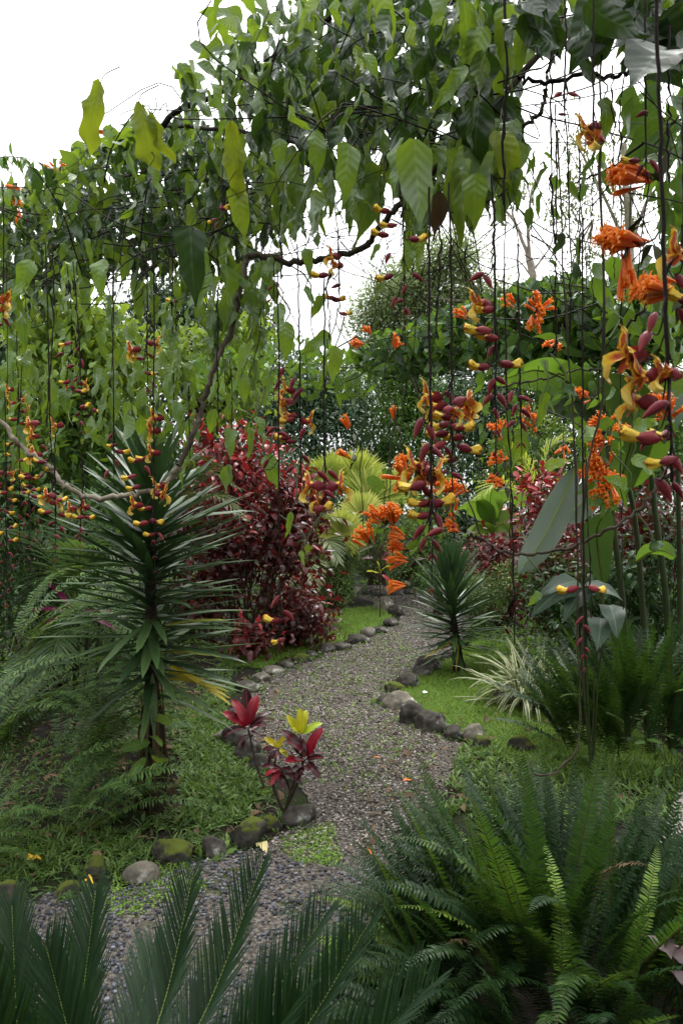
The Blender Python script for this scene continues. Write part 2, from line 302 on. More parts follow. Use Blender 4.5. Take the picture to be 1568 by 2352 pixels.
CL=[leaf('ellip',.36,9,2,.25,c,.06,tw,90+i) for i,(c,tw) in enumerate(((.5,.2),(1.0,-.3),(.2,.1)))]
HL=[leaf('heart',.75,6,1,.2,c,.05,0,95+i) for i,c in enumerate((.3,.7))]
def choose(mb,tpls,P,D,UPV,SC,A):
    k=rng.integers(0,len(tpls),len(P))
    for i,t in enumerate(tpls):
        s=k==i
        if s.any(): mb.inst(t,P[s],D[s],UPV[s],SC[s],A[s])
def sph(n):
    return nrm(G(size=(n,3)))
def smooth(P,n=24,jit=0.0):
    P=np.asarray(P,float); k=len(P)
    if k==2: P=np.array([P[0],(P[0]+P[1])/2,P[1]]); k=3
    E=np.concatenate([[2*P[0]-P[1]],P,[2*P[-1]-P[-2]]]); t=np.linspace(0,k-1-1e-6,n); i=t.astype(int); f=(t-i)[:,None]
    p0,p1,p2,p3=E[i],E[i+1],E[i+2],E[i+3]
    o=.5*(2*p1+(p2-p0)*f+(2*p0-5*p1+4*p2-p3)*f**2+(3*p1-p0-3*p2+p3)*f**3)
    if jit: o[1:-1]+=G(0,jit,(n-2,3))
    return o
def inpoly(p,poly):
    x,y=p[:,0],p[:,1]; c=np.zeros(len(p),bool); n=len(poly)
    for i in range(n):
        x1,y1=poly[i]; x2,y2=poly[(i+1)%n]
        c^=((y1>y)!=(y2>y))&(x<(x2-x1)*(y-y1)/((y2-y1) or 1e-9)+x1)
    return c
def sample(poly,n):
    a=np.array(poly,float); lo,hi=a.min(0),a.max(0); out=[]; k=0
    while k<n:
        p=U(lo,hi,(max(64,2*n),2)); p=p[inpoly(p,poly)]; out.append(p); k+=len(p)
    return np.concatenate(out)[:n]
def atv(p,d):
    return np.stack([(p[:,0]-CX)/FD*d,d,H+(CY-p[:,1])/FD*d],-1)
def ico(sub=2):
    import bmesh
    bm=bmesh.new(); bmesh.ops.create_icosphere(bm,subdivisions=sub,radius=1)
    V=np.array([v.co[:] for v in bm.verts]); T=np.array([[v.index for v in f.verts] for f in bm.faces]); bm.free(); return V,T
IC1,IC2,IC3=ico(1),ico(2),ico(4)
def lathe(prof,sides=10,axis=1):
    prof=np.array(prof,float); n=len(prof); th=np.arange(sides)*2*PI/sides
    V=np.stack([prof[:,1][:,None]*np.cos(th),np.repeat(prof[:,0][:,None],sides,1),prof[:,1][:,None]*np.sin(th)],-1).reshape(-1,3)
    i=np.arange(n-1)[:,None]*sides; j=np.arange(sides)[None]
    Q=np.stack([i+j,i+(j+1)%sides,i+sides+(j+1)%sides,i+sides+j],-1).reshape(-1,4)
    return V,Q
EXPO=1.2
# ================================================================== camera, light, sky
cam=bpy.data.cameras.new('camera'); co=bpy.data.objects.new('camera',cam); C.objects.link(co)
co.location=(0,0,H); co.rotation_euler=(PI/2,0,0); cam.sensor_fit='VERTICAL'; cam.sensor_height=36; cam.lens=36*FD/2352.0; cam.clip_end=900; cam.clip_start=.05
cam.dof.use_dof=True; cam.dof.focus_distance=4.2; cam.dof.aperture_fstop=14
S.camera=co
ELEV,AZ=R(62),R(20)
w=bpy.data.worlds.new('World'); S.world=w; w.use_nodes=True; nt=w.node_tree; nt.nodes.clear(); L=nt.links.new
wo=nd(nt,'ShaderNodeOutputWorld'); bg=nd(nt,'ShaderNodeBackground'); bg.inputs[1].default_value=.13
sk=nd(nt,'ShaderNodeTexSky',sky_type='NISHITA'); sk.sun_disc=False; sk.sun_elevation=ELEV; sk.sun_rotation=AZ; sk.air_density=1.0; sk.dust_density=4.0
hs=nd(nt,'ShaderNodeHueSaturation'); hs.inputs['Saturation'].default_value=.1; hs.inputs['Value'].default_value=1.0; L(sk.outputs[0],hs.inputs['Color'])
tc=nd(nt,'ShaderNodeTexCoord'); cn=nd(nt,'ShaderNodeTexNoise'); cn.inputs['Scale'].default_value=2.2; cn.inputs['Detail'].default_value=6; L(tc.outputs['Generated'],cn.inputs[0])
cr=ramp(nt,[(7.6,7.7,7.9),(9.5,9.55,9.6)],[.3,.7]); L(cn.outputs['Fac'],cr.inputs[0])
gz=nd(nt,'ShaderNodeSeparateXYZ'); L(tc.outputs['Generated'],gz.inputs[0])   # overcast: the zenith is about three times as bright as the horizon
zz=math_(nt,'ADD',math_(nt,'MULTIPLY',math_(nt,'MAXIMUM',gz.outputs[2],0.0),1.15),.55)
vm=nd(nt,'ShaderNodeVectorMath',operation='SCALE'); L(mixc(nt,.8,hs.outputs[0],cr.outputs[0]),vm.inputs[0]); L(zz,vm.inputs['Scale']); L(vm.outputs[0],bg.inputs[0]); L(bg.outputs[0],wo.inputs[0])
sl=bpy.data.lights.new('sun','SUN'); sl.energy=1.3; sl.angle=R(16); sl.color=(1,.965,.92)
so=bpy.data.objects.new('sun',sl); C.objects.link(so)
sd=Vector((math.sin(AZ)*math.cos(ELEV),math.cos(AZ)*math.cos(ELEV),math.sin(ELEV))); so.rotation_euler=sd.to_track_quat('Z','Y').to_euler()
S.view_settings.view_transform='Standard'; S.view_settings.look='None'; S.view_settings.exposure=EXPO; S.view_settings.gamma=1
S.render.engine='CYCLES'; cy=S.cycles; cy.max_bounces=7; cy.diffuse_bounces=4; cy.glossy_bounces=2; cy.transmission_bounces=4; cy.transparent_max_bounces=4; cy.sample_clamp_indirect=6; cy.caustics_reflective=False; cy.caustics_refractive=False
try: cy.use_denoising=True; cy.denoiser='OPENIMAGEDENOISE'; cy.denoising_input_passes='RGB_ALBEDO_NORMAL'
except Exception: pass
# ================================================================== ground
def sheet(name,poly,z,mat,world=False):
    P=[Vector(p) if world else Vector(gnd(*p,0)) for p in poly]
    P=[Vector((p.x,p.y,z)) for p in P]
    me=bpy.data.meshes.new(name); T=geometry.tessellate_polygon([P]); me.from_pydata(P,[],[list(t) for t in T]); me.materials.append(mat)
    import bmesh
    bm=bmesh.new(); bm.from_mesh(me); bmesh.ops.recalc_face_normals(bm,faces=bm.faces)
    for f in bm.faces:
        if f.normal.z<0: f.normal_flip()
    bm.to_mesh(me); bm.free()
    o=bpy.data.objects.new(name,me); C.objects.link(o); return o
kind(sheet('ground',[(-300,-60,0),(300,-60,0),(300,600,0),(-300,600,0)],0,M['soil'],True),'structure')
PATH=[(-400,2120),(20,2085),(180,2030),(290,2045),(360,2010),(440,1985),(520,1965),(600,1950),(650,1915),(720,1885),(705,1830),(665,1785),(600,1730),(563,1670),(560,1610),(590,1572),(640,1542),(700,1520),(760,1498),(830,1475),(880,1450),(915,1430),(922,1405),(890,1392),(835,1378),(800,1372),(815,1352),(870,1345),(940,1348),(1000,1335),(1100,1322),(1200,1326),(1230,1340),(1150,1360),(1100,1392),(1090,1420),(1062,1470),(1020,1502),(960,1542),(918,1572),(888,1603),(925,1640),(1000,1685),(1075,1718),(1060,1760),(1000,1860),(962,1950),(945,2050),(905,2140),(830,2185),(760,2265),(700,2360),(640,2800),(-400,2800)]
kind(sheet('gravel_path',PATH,.004,M['path']),'structure')
LAWN_L=[(480,1505),(560,1490),(640,1462),(720,1425),(800,1400),(870,1396),(905,1424),(868,1442),(800,1470),(740,1492),(680,1508),(600,1538),(520,1528)]
LAWN_F=[(820,1338),(900,1322),(1010,1318),(1005,1332),(940,1346),(870,1343)]
LAWN_R=[(905,1595),(985,1545),(1040,1512),(1100,1470),(1180,1480),(1160,1560),(1120,1600),(1260,1640),(1340,1660),(1480,1690),(1560,1740),(1560,1800),(1300,1790),(1100,1730),(1065,1695),(1000,1648)]
for n,p in (('lawn',LAWN_L),('lawn',LAWN_F),('lawn',LAWN_R)): kind(sheet(n,p,.008,M['turf']),'structure')
kind(sheet('paved_terrace',[(1.25,2.4,0),(1.45,3.45,0),(1.95,4.3,0),(6,4.4,0),(6,2.0,0),(1.2,2.0,0)],.03,M['tile'],True),'structure')
# a raised edge so the terrace is a real step
def stones(name,mat,polyD,n,dlo,dhi,slo,shi,label,z=.004,ymask=None):
    W=np.array([gnd(*p)[:2] for p in polyD]); p=sample(W,int(n*3)); p=p[(p[:,1]>dlo)&(p[:,1]<dhi)]
    ypx=CY+H*FD/p[:,1]; xpx=CX+p[:,0]*FD/p[:,1]
    p=p[(xpx>-80)&(xpx<1660)]; ypx=CY+H*FD/p[:,1]
    if ymask is not None: p=p[ymask(p,ypx)]
    v=np.sin(p[:,0]*4.1+2*np.sin(p[:,1]*2.3))*np.sin(p[:,1]*3.3+1.7*np.sin(p[:,0]*3.1))+.5*np.sin(p[:,0]*11+p[:,1]*7)*np.sin(p[:,1]*13); p=p[U(0,1,len(p))<np.clip(.78+.45*v,.22,1)]   # worn, thinner patches
    p=p[:n]; N=len(p); V,T=IC1; k=len(V); mb=MB()
    s=np.exp(U(math.log(slo),math.log(shi),N)); sc=s[:,None]*U(.6,1.25,(N,3)); sc[:,2]*=.8
    a=U(0,6.28,N); J=V[None]*(1+U(-.28,.28,(N,k,1)))*sc[:,None]
    X=J[...,0]*np.cos(a)[:,None]-J[...,1]*np.sin(a)[:,None]; Y=J[...,0]*np.sin(a)[:,None]+J[...,1]*np.cos(a)[:,None]
    P=np.stack([X+p[:,0:1],Y+p[:,1:2],J[...,2]+(sc[:,2]*.45+z+U(0,.3,N)*s)[:,None]],-1)
    tt=(T[None]+(np.arange(N)*k)[:,None,None]).reshape(-1,3)
    mb.add(P.reshape(-1,3),T=tt,A=np.repeat(U(0,1,N)**1.2,k))
    o=mb.obj(name,mat,smooth=False); kind(o,'stuff'); o['label']=label; o['category']='gravel'; return o
cm=lambda p,y: y+G(0,18,len(y))-30*np.sin(p[:,0]*3)>1985
stones('cinder_gravel',M['scoria'],PATH,30000,2.0,3.9,.0045,.0105,'blue grey cinder gravel on the near end of the path',ymask=cm)
stones('path_gravel',M['pebble'],PATH,44000,3.2,6.2,.004,.0092,'brown grey gravel stones covering the winding path',ymask=lambda p,y:~cm(p,y))
stones('path_gravel',M['pebble'],PATH,20000,6.0,19,.006,.013,'gravel stones on the far stretch of the path')
def blades(name,mat,polyD,n,tpls,lo,hi,label,tuft=4,sp=.025,up=1.0,z=.006,clump=0,cat='grass',shadeA=(0,1)):
    W=np.array([gnd(*p)[:2] for p in polyD]); p=sample(W,n)
    if clump:
        c=sample(W,clump); k=rng.integers(0,clump,n); p=c[k]+G(0,.06,(n,2)); p=p[inpoly(p,[tuple(q) for q in W])]; n=len(p)
    p=np.repeat(p,tuft,0)+G(0,sp*.3,(n*tuft,2)); N=len(p)
    D=np.stack([G(0,1,N),G(0,1,N),up*U(.4,1.6,N)],-1); mb=MB()
    choose(mb,tpls,np.concatenate([p,np.full((N,1),z)],1),D,np.stack([G(0,.3,N),G(0,.3,N),np.ones(N)],-1),U(lo,hi,N),U(*shadeA,N))
    o=mb.obj(name,mat); kind(o,'stuff'); o['label']=label; o['category']=cat; return o
blades('grass',M['grass'],LAWN_L,9000,GR,.03,.075,'short bright grass of the lawn behind the left kerb stones')
blades('grass',M['grass'],LAWN_F,1800,GR,.05,.09,'strip of grass at the far bend of the path')
blades('grass',M['grass'],LAWN_R,12000,GR,.03,.07,'short grass of the lawn on the right of the path')
BED=[(395,1650),(470,1600),(540,1575),(530,1640),(520,1700),(580,1790),(650,1830),(640,1870),(600,1885),(500,1915),(400,1935),(250,1965),(100,2000),(60,1970),(130,1900),(250,1850),(330,1890),(420,1850),(400,1750)]
blades('bed_grass',M['weed'],BED,1050,WD,.035,.085,'coarse broad bladed grass in the bed around the spiky tree',tuft=5,sp=.03,up=.6,clump=240)
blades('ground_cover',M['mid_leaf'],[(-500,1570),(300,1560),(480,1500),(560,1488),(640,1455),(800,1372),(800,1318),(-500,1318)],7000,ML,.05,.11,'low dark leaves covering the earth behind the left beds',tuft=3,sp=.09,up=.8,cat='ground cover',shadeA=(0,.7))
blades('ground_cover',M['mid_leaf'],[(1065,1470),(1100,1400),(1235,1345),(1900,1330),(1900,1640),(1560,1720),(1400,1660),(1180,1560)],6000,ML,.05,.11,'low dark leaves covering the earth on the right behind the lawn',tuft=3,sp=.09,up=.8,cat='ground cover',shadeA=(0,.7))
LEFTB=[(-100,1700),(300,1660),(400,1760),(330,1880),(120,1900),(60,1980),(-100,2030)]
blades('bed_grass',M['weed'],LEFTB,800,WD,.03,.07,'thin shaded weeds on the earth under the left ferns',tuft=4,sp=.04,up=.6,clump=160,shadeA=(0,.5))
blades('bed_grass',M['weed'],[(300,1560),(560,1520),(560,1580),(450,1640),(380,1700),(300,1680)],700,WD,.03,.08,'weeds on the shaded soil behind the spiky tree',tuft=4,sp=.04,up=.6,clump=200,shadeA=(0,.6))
blades('bed_grass',M['weed'],[(1060,1720),(1500,1760),(1600,1800),(1600,1900),(1000,1880)],900,WD,.04,.1,'grass and weeds behind the big fern',tuft=4,sp=.04,up=.8)
BEDM=[(440,1660),(520,1640),(540,1740),(590,1800),(560,1890),(440,1900),(420,1800)]
blades('bed_grass',M['weed'],BEDM,900,WD,.04,.09,'bright patch of coarse grass right of the spiky trunk',tuft=5,sp=.03,up=.7)
EDGE=[(640,1930),(760,1890),(780,1990),(680,1985)]
blades('kerb_weeds',M['grass'],EDGE,420,[leaf('ellip',.6,2,1,.1,.5,seed=3)],.008,.018,'tiny round weeds at the foot of the croton rock',tuft=4,sp=.05,up=.6,cat='weeds')
EDGE2=[(260,2010),(430,1985),(470,2040),(300,2110),(200,2090)]
blades('kerb_weeds',M['grass'],EDGE2,420,[leaf('ellip',.6,2,1,.1,.5,seed=3)],.008,.02,'tiny round weeds in front of the pale boulder',tuft=4,sp=.05,up=.6,cat='weeds')
EDGE3=[(760,2190),(900,2120),(960,2200),(940,2352),(760,2440),(700,2360)]
blades('bed_grass',M['weed'],EDGE3,500,WD,.04,.1,'grass tufts between the cycad and the big fern',tuft=5,sp=.04,up=.9)
blades('path_weeds',M['grass'],[(560,1640),(700,1530),(900,1450),(1000,1520),(890,1600),(980,1700),(1020,1800),(900,1850),(720,1800)],950,[leaf('ellip',.4,2,1,.1,.5,seed=4)],.012,.035,'scattered seedlings growing through the path gravel',tuft=4,sp=.05,up=.7,cat='weeds')
def litter(polyD,n,mat,lo,hi,label):
    W=np.array([gnd(*p)[:2] for p in polyD]); p=sample(W,n); mb=MB(); N=n
    choose(mb,LL+ML,np.concatenate([p,U(.006,.03,(N,1))],1),np.stack([G(0,1,N),G(0,1,N),G(0,.2,N)],-1),np.stack([G(0,.4,N),G(0,.4,N),np.ones(N)],-1),U(lo,hi,N),U(0,1,N))
    o=mb.obj('leaf_litter',mat); kind(o,'stuff'); o['label']=label; o['category']='leaf litter'
litter([(0,1600),(420,1560),(640,1560),(640,1880),(0,2040)],900,M['dry'],.03,.1,'dry leaves lying in the left bed')
litter([(560,1600),(900,1560),(1040,1740),(930,2050),(640,2000)],360,M['dry'],.012,.04,'dry leaf scraps on the gravel')
litter([(900,1600),(1500,1650),(1560,1900),(900,2352),(700,2352)],420,M['dry'],.03,.09,'dry leaves under the ferns')
# ================================================================== kerb rocks
ROCKS=[]
def rock(x,y,w_,h_,mat,label,group,seed=None):
    yb=y+h_*.42; g=gnd(x,yb); d=g[1]; r=np.random.default_rng(int(x*7+y)); sx=w_*d/FD/1.95; sz=h_*d/FD/1.7; sy=sx*r.uniform(.75,1.0)
    V,T=IC3; V=V.copy(); k=np.ones(len(V))
    for _ in range(6):
        q=nrm(r.normal(size=3)); k+=.09*np.sin(V@q*r.uniform(1.2,3.2)+r.uniform(0,6))
    for _ in range(9):                       # broken and worn facets
        q=nrm(r.normal(size=3)); h=r.uniform(.68,.92); k=np.minimum(k,np.where(V@q>.25,h/np.maximum(V@q,.25),9))
    for _ in range(26):
        q=nrm(r.normal(size=3)); f=r.uniform(7,30); k+=.11/f*np.sin(V@q*f+r.uniform(0,6)+2*np.sin(V@nrm(r.normal(size=3))*5))
    V=V*k[:,None]*[sx,sy,sz]; a=r.uniform(-.4,.4); V=V@np.array([[math.cos(a),math.sin(a),0],[-math.sin(a),math.cos(a),0],[0,0,1]])
    o=bpy.data.objects.new('rock',None)
    mb=MB(); mb.add(V,T=T); me=mb.mesh('rock',mat); o=bpy.data.objects.new('rock',me); C.objects.link(o); o.location=(g[0],d+sy*.6,sz*.3)
    tag(o,label,'rock',group); ROCKS.append((g[0],d+sy*.6,sx,sy))
GL,GR_='rocks edging the left of the path','rocks edging the right of the path'
K,KM,KP=M['rock'],M['rock_mossy'],M['rock_pale']
for a in [(18,2052,80,66,KM,'dark rounded rock at the left end of the front rock row',GL),(318,2004,92,66,KP,'pale grey boulder, palest and largest of the front rock row',GL),(212,1992,66,52,KM,'yellow moss covered rock just left of the pale boulder',GL),(392,1958,104,62,KM,'long mossy rock touching the right side of the pale boulder',GL),(490,1944,62,60,K,'dark grey knobbly rock right of the long mossy rock',GL),(560,1916,84,66,KM,'dark hump-backed rock with moss on its crest, left of the croton',GL),(618,1892,52,40,KM,'small rock wedged left of the rock under the croton',GL),(682,1872,84,62,K,'flat topped rock at the foot of the yellow and red croton',GL),
 (148,2045,60,34,KM,'low dark rock half buried left of the yellow moss rock',GL),(540,1692,56,60,K,'upright rock beneath the red croton leaves',GL),(558,1728,64,52,K,'lumpy grey rock between the two crotons',GL),(596,1752,62,44,K,'low grey rock behind the yellow croton',GL),(640,1776,52,34,K,'smallest rock tucked behind the yellow croton stem',GL),(512,1690,44,38,KP,'pale flat stone left of the upright rock',GL),(538,1640,54,38,K,'grey rock just behind the red croton',GL),(562,1574,60,34,K,'flat kerb rock level with the yellow leaf tips of the spiky tree',GL),(598,1553,40,30,KP,'small round kerb stone, first beyond the flat kerb rock',GL),(626,1538,58,30,KP,'pale rounded kerb stone in front of the dark soil',GL),(656,1524,46,28,K,'dark kerb stone after the pale rounded one',GL),(690,1510,42,26,KM,'mossy kerb stone below the low red leaves',GL),(714,1504,36,22,K,'small dark kerb stone beside the lawn corner',GL),(747,1489,46,26,K,'brown grey kerb stone on the lawn edge',GL),(783,1482,56,28,K,'long dark kerb stone midway along the lawn edge',GL),(820,1467,56,28,K,'broad kerb stone at the middle of the lawn edge',GL),(842,1450,42,30,KP,'pale kerb stone before the path bend',GL),(869,1445,38,24,K,'dark small kerb stone right of the pale one at the bend',GL),(897,1428,40,24,K,'flat grey stone at the corner of the path bend',GL),
 (882,1384,54,42,KP,'large pale rock standing at the far path bend',GL),(912,1400,44,34,K,'angular dark rock right of the large pale bend rock',GL),(843,1356,38,28,K,'far grey rock, left of a pair before the hedge',GL),(866,1359,40,28,K,'far grey rock, right of a pair before the hedge',GL),(910,1361,32,18,K,'small far stone on the grass strip',GL),(942,1360,34,14,K,'low far stone beside the small spiky tree leaves',GL),
 (1036,1504,46,30,K,'rock touching the trunk foot of the small spiky tree',GR_),(984,1526,62,42,K,'big mottled rock left of the small spiky tree',GR_),(966,1544,52,28,K,'low rock in front of the big mottled rock',GR_),(934,1565,58,44,K,'dark rounded rock with pale lichen on the path side',GR_),(904,1577,48,34,KM,'dark small rock at the inner bend of the path',GR_),(888,1606,48,32,K,'grey rock at the narrowest place of the path',GR_),(922,1608,76,50,KP,'long lichen covered rock beside the blue scrap',GR_),(950,1638,66,60,K,'tall split rock in the middle of the right rock row',GR_),(992,1654,72,64,K,'dark heavy rock, darkest of the right rock row',GR_),(1040,1682,56,40,K,'brown low rock right of the dark heavy rock',GR_),(1092,1680,60,56,KP,'rounded grey rock nearest the striped grass',GR_),(1106,1704,54,44,KM,'rock just behind the front fern tips',GR_),(1206,1714,60,40,KM,'brown grey rock half hidden by the big fern',GR_),
 (822,2196,56,72,KP,'pale rock between the cycad tip and the big fern','rocks between cycad and fern'),(772,2276,66,74,K,'grey rock behind the cycad fronds near the bottom','rocks between cycad and fern')]: rock(*a)
mb=MB(); PP=[]
for x,y,sx,sy in ROCKS:
    k=int(U(8,20)); a=U(0,6.28,k); q=U(.95,1.35,k); PP.append(np.stack([x+np.cos(a)*sx*q,y+np.sin(a)*sy*q,np.full(k,.005)],-1))
PP=np.repeat(np.concatenate(PP),5,0); N=len(PP); PP[:,:2]+=G(0,.012,(N,2)); choose(mb,WD+GR+[leaf('ellip',.5,3,1,.1,.6,seed=3)],PP,np.stack([G(0,1,N),G(0,1,N),U(.3,1.5,N)],-1),np.stack([G(0,.3,N),G(0,.3,N),np.ones(N)],-1),U(.02,.075,N),U(0,1,N))
o=mb.obj('kerb_weeds',M['weed']); kind(o,'stuff'); o['label']='small grass and weeds growing against the kerb rocks'; o['category']='weeds'
STRIP=[(-150,2020),(60,1972),(250,1962),(400,1932),(500,1915),(500,1945),(360,1985),(200,2010),(0,2050)]
blades('bed_grass',M['weed'],STRIP,420,WD,.03,.07,'thin weeds between the front rocks and the left bed',tuft=4,sp=.04,up=.6,clump=110)
blades('moss_carpet',M['grass'],[(-150,1960),(130,1900),(300,1900),(330,1940),(0,2040)],2600,[leaf('ellip',.5,2,1,.1,.5,seed=3)],.006,.014,'yellow green moss on the earth behind the front rocks',tuft=4,sp=.03,up=.6,cat='moss',clump=60)
# moss humps and small things lying about
def scrap(name,tpl,mat,p,dirv,s,label,cat,group=None,A=.5,z=.012):
    mb=MB(); g=gnd(*p) if len(p)==2 else np.array(p); g=g+np.array([0,0,z]); mb.inst(tpl,[g],[dirv],[[.1,-.2,1]],[s],[A]); o=mb.mesh(name,mat,off=g); ob=bpy.data.objects.new(name,o); ob.location=Vector(g); C.objects.link(ob); tag(ob,label,cat,group)
scrap('paper_scrap',leaf('ellip',.8,4,1,.1,.3,seed=5),M['paper'],(970,1606),(1,.4,.1),.05,'light blue scrap of paper lying on the right lawn','litter',z=.06)
scrap('fallen_leaf',leaf('heart',.7,6,2,.2,.6,.1,seed=6),M['pale_dead'],(598,1945),(.5,-1,.1),.09,'pale yellow dead leaf lying before the dark kerb rocks','leaf',z=.02)
scrap('fallen_flower',leaf('vine',.35,6,2,.4,.5,.2,seed=7),M['orange'],(925,1800),(1,.3,.1),.07,'orange flower fallen on the middle of the gravel','flower','fallen orange flowers',z=.02)
scrap('fallen_flower',leaf('lance',.2,6,1,.4,.5,.2,seed=8),M['orange'],(846,1960),(.3,-1,.1),.05,'orange flower fallen near the dark cinder patch','flower','fallen orange flowers',z=.02)
scrap('fallen_flower',leaf('lance',.2,6,1,.4,.5,.2,seed=9),M['orange'],(858,1745),(1,-.2,.1),.05,'orange flower fallen by the gravel middle, farther than the others','flower','fallen orange flowers',z=.02)
scrap('fallen_flower',leaf('lance',.25,6,1,.4,.5,.2,seed=9),M['orange'],(1345,1682),(1,-.2,.1),.1,'orange flower fallen on the right lawn under the ferns','flower','fallen orange flowers',z=.03)
scrap('fallen_petal',leaf('heart',.7,6,2,.4,.6,.15,seed=11),M['corolla'],(62,1990),(1,.5,.2),.07,'yellow red petal lying in the bed by the left edge','petal','fallen yellow petals',A=.35,z=.03)
scrap('fallen_petal',leaf('heart',.7,6,2,.4,.6,.15,seed=12),M['corolla'],(196,2035),(1,-.5,.2),.06,'yellow petal lying in front of the mossy rock','petal','fallen yellow petals',A=.3,z=.03)
# ================================================================== plant makers
def pinnate(mb,path,npair,plen,wid,fwd,vee,tpl,start=.1,A=(0,1),jit=.06,upv=(0,0,1),sides=(-1,1),fwd_end=None,droop=0.0):
    P=smooth(path,80); t=np.linspace(start,1,npair); i=t*79; k=np.minimum(i.astype(int),78); f=(i-k)[:,None]
    B=P[k]*(1-f)+P[k+1]*f; T=nrm(P[k+1]-P[k]); up=np.broadcast_to(np.asarray(upv,float),T.shape)
    Sd=nrm(np.cross(T,up)); N=np.cross(Sd,T)
    L=np.array([plen(x) for x in t]); fw=fwd+(0 if fwd_end is None else (fwd_end-fwd)*t)
    tl=tpl if isinstance(tpl,list) else [tpl]
    for s in sides:
        D=(s*Sd*(np.cos(fw)*math.cos(vee))[:,None] if np.ndim(fw) else s*Sd*math.cos(fw)*math.cos(vee))+T*(np.sin(fw)[:,None] if np.ndim(fw) else math.sin(fw))+N*math.sin(vee)+G(0,jit,T.shape)
        D[:,2]-=droop
        SC=np.stack([L*wid,L,L*wid],-1) if np.ndim(wid)==0 and wid!=1 else np.stack([L,L,L],-1)
        a=U(*A,len(L)); kk=rng.integers(0,len(tl),len(L))
        for j,tp in enumerate(tl):
            m_=kk==j
            if m_.any(): mb.inst(tp,B[m_],D[m_],(N+T*.2)[m_],SC[m_]*U(.93,1.05,(m_.sum(),1)),a[m_])
    return P
def arc(Lg,e0,bend,n=14,pw=1.4,side=0.0):
    t=np.linspace(0,1,n); a=e0-bend*t**pw; st=Lg/(n-1)
    y=np.concatenate([[0],np.cumsum(np.cos(a[:-1])*st)]); z=np.concatenate([[0],np.cumsum(np.sin(a[:-1])*st)])
    return np.stack([side*t**2*Lg,y,z],-1)
FL=lambda p: np.interp
def fern_len(mx): return lambda t: mx*np.interp(t,[0,.12,.35,.7,.9,1],[.45,.75,1,.85,.45,.1])
def fern(root,protos,specs,name='frond'):
    """specs: (offset, azimuth, tilt, roll, scale, prototype)"""
    for off,az,tilt,roll,sc,pi in specs:
        M3=Matrix.Rotation(az,3,'Z')@Matrix.Rotation(tilt,3,'X')@Matrix.Rotation(roll,3,'Y')
        fo=child(name,protos[pi][0],root,off,M3,sc)
        child('midrib',protos[pi][1],fo)
def fern_rest(root,protos,specs,mat):
    mb=MB()
    for off,az,tilt,roll,sc,pi in specs:
        R3=np.array(Matrix.Rotation(az,3,'Z')@Matrix.Rotation(tilt,3,'X')@Matrix.Rotation(roll,3,'Y')); src=protos[pi][2]
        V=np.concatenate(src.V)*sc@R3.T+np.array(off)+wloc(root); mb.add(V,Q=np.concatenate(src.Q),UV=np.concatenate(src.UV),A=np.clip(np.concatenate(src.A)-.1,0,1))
    kind(mb.obj('fronds',mat,root),'stuff')
def fern_proto(Lg,e0,bend,npair,pl,tpl,mat,fwd=.08,vee=.1,A=(.1,.7),start=.12,rad=.0028,side=0.0,stem='brown_stem',jit=.09,wid=1,droop=0):
    mb=MB(); P=pinnate(mb,arc(Lg,e0,bend,side=side),npair,fern_len(pl),wid,fwd,vee,tpl,start=start,A=A,fwd_end=fwd+.4,jit=jit,droop=droop)
    ms=MB(); ms.tube(P[::5],np.linspace(rad,rad*.3,16),5,A=.3)
    return mb.mesh('frond',mat),ms.mesh('midrib',M[stem]),mb
def foliage_clumps(center,rad,ncl,per,cr,size,tpls,bias=.55,out=.7,down=.35,A=(0,1),flat=1.0,tipA=0.0,seed=None,keep=None):
    """leaves gathered in clumps through an ellipsoid, thicker towards its outside"""
    c=np.asarray(center,float); rad=np.asarray(rad,float); q=sph(ncl)*(U(bias**3,1,(ncl,1))**(1/3)); 
    if keep is not None: q=q[keep(c+q*rad)]
    n=len(q); cc=c+q*rad*(1+G(0,.07,(n,1)))
    P=np.repeat(cc,per,0)+G(0,1,(n*per,3))*cr*np.array([1,1,.75*flat]); qq=np.repeat(q,per,0); N=len(P)
    D=qq*out+G(0,.6,(N,3)); D[:,2]-=down
    UPV=qq+np.array([0,0,.9])+G(0,.45,(N,3)); mb=MB()
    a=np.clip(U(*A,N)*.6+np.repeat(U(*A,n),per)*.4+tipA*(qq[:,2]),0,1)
    choose(mb,tpls,P,D,UPV,U(size*.65,size*1.25,N),a); return mb,cc
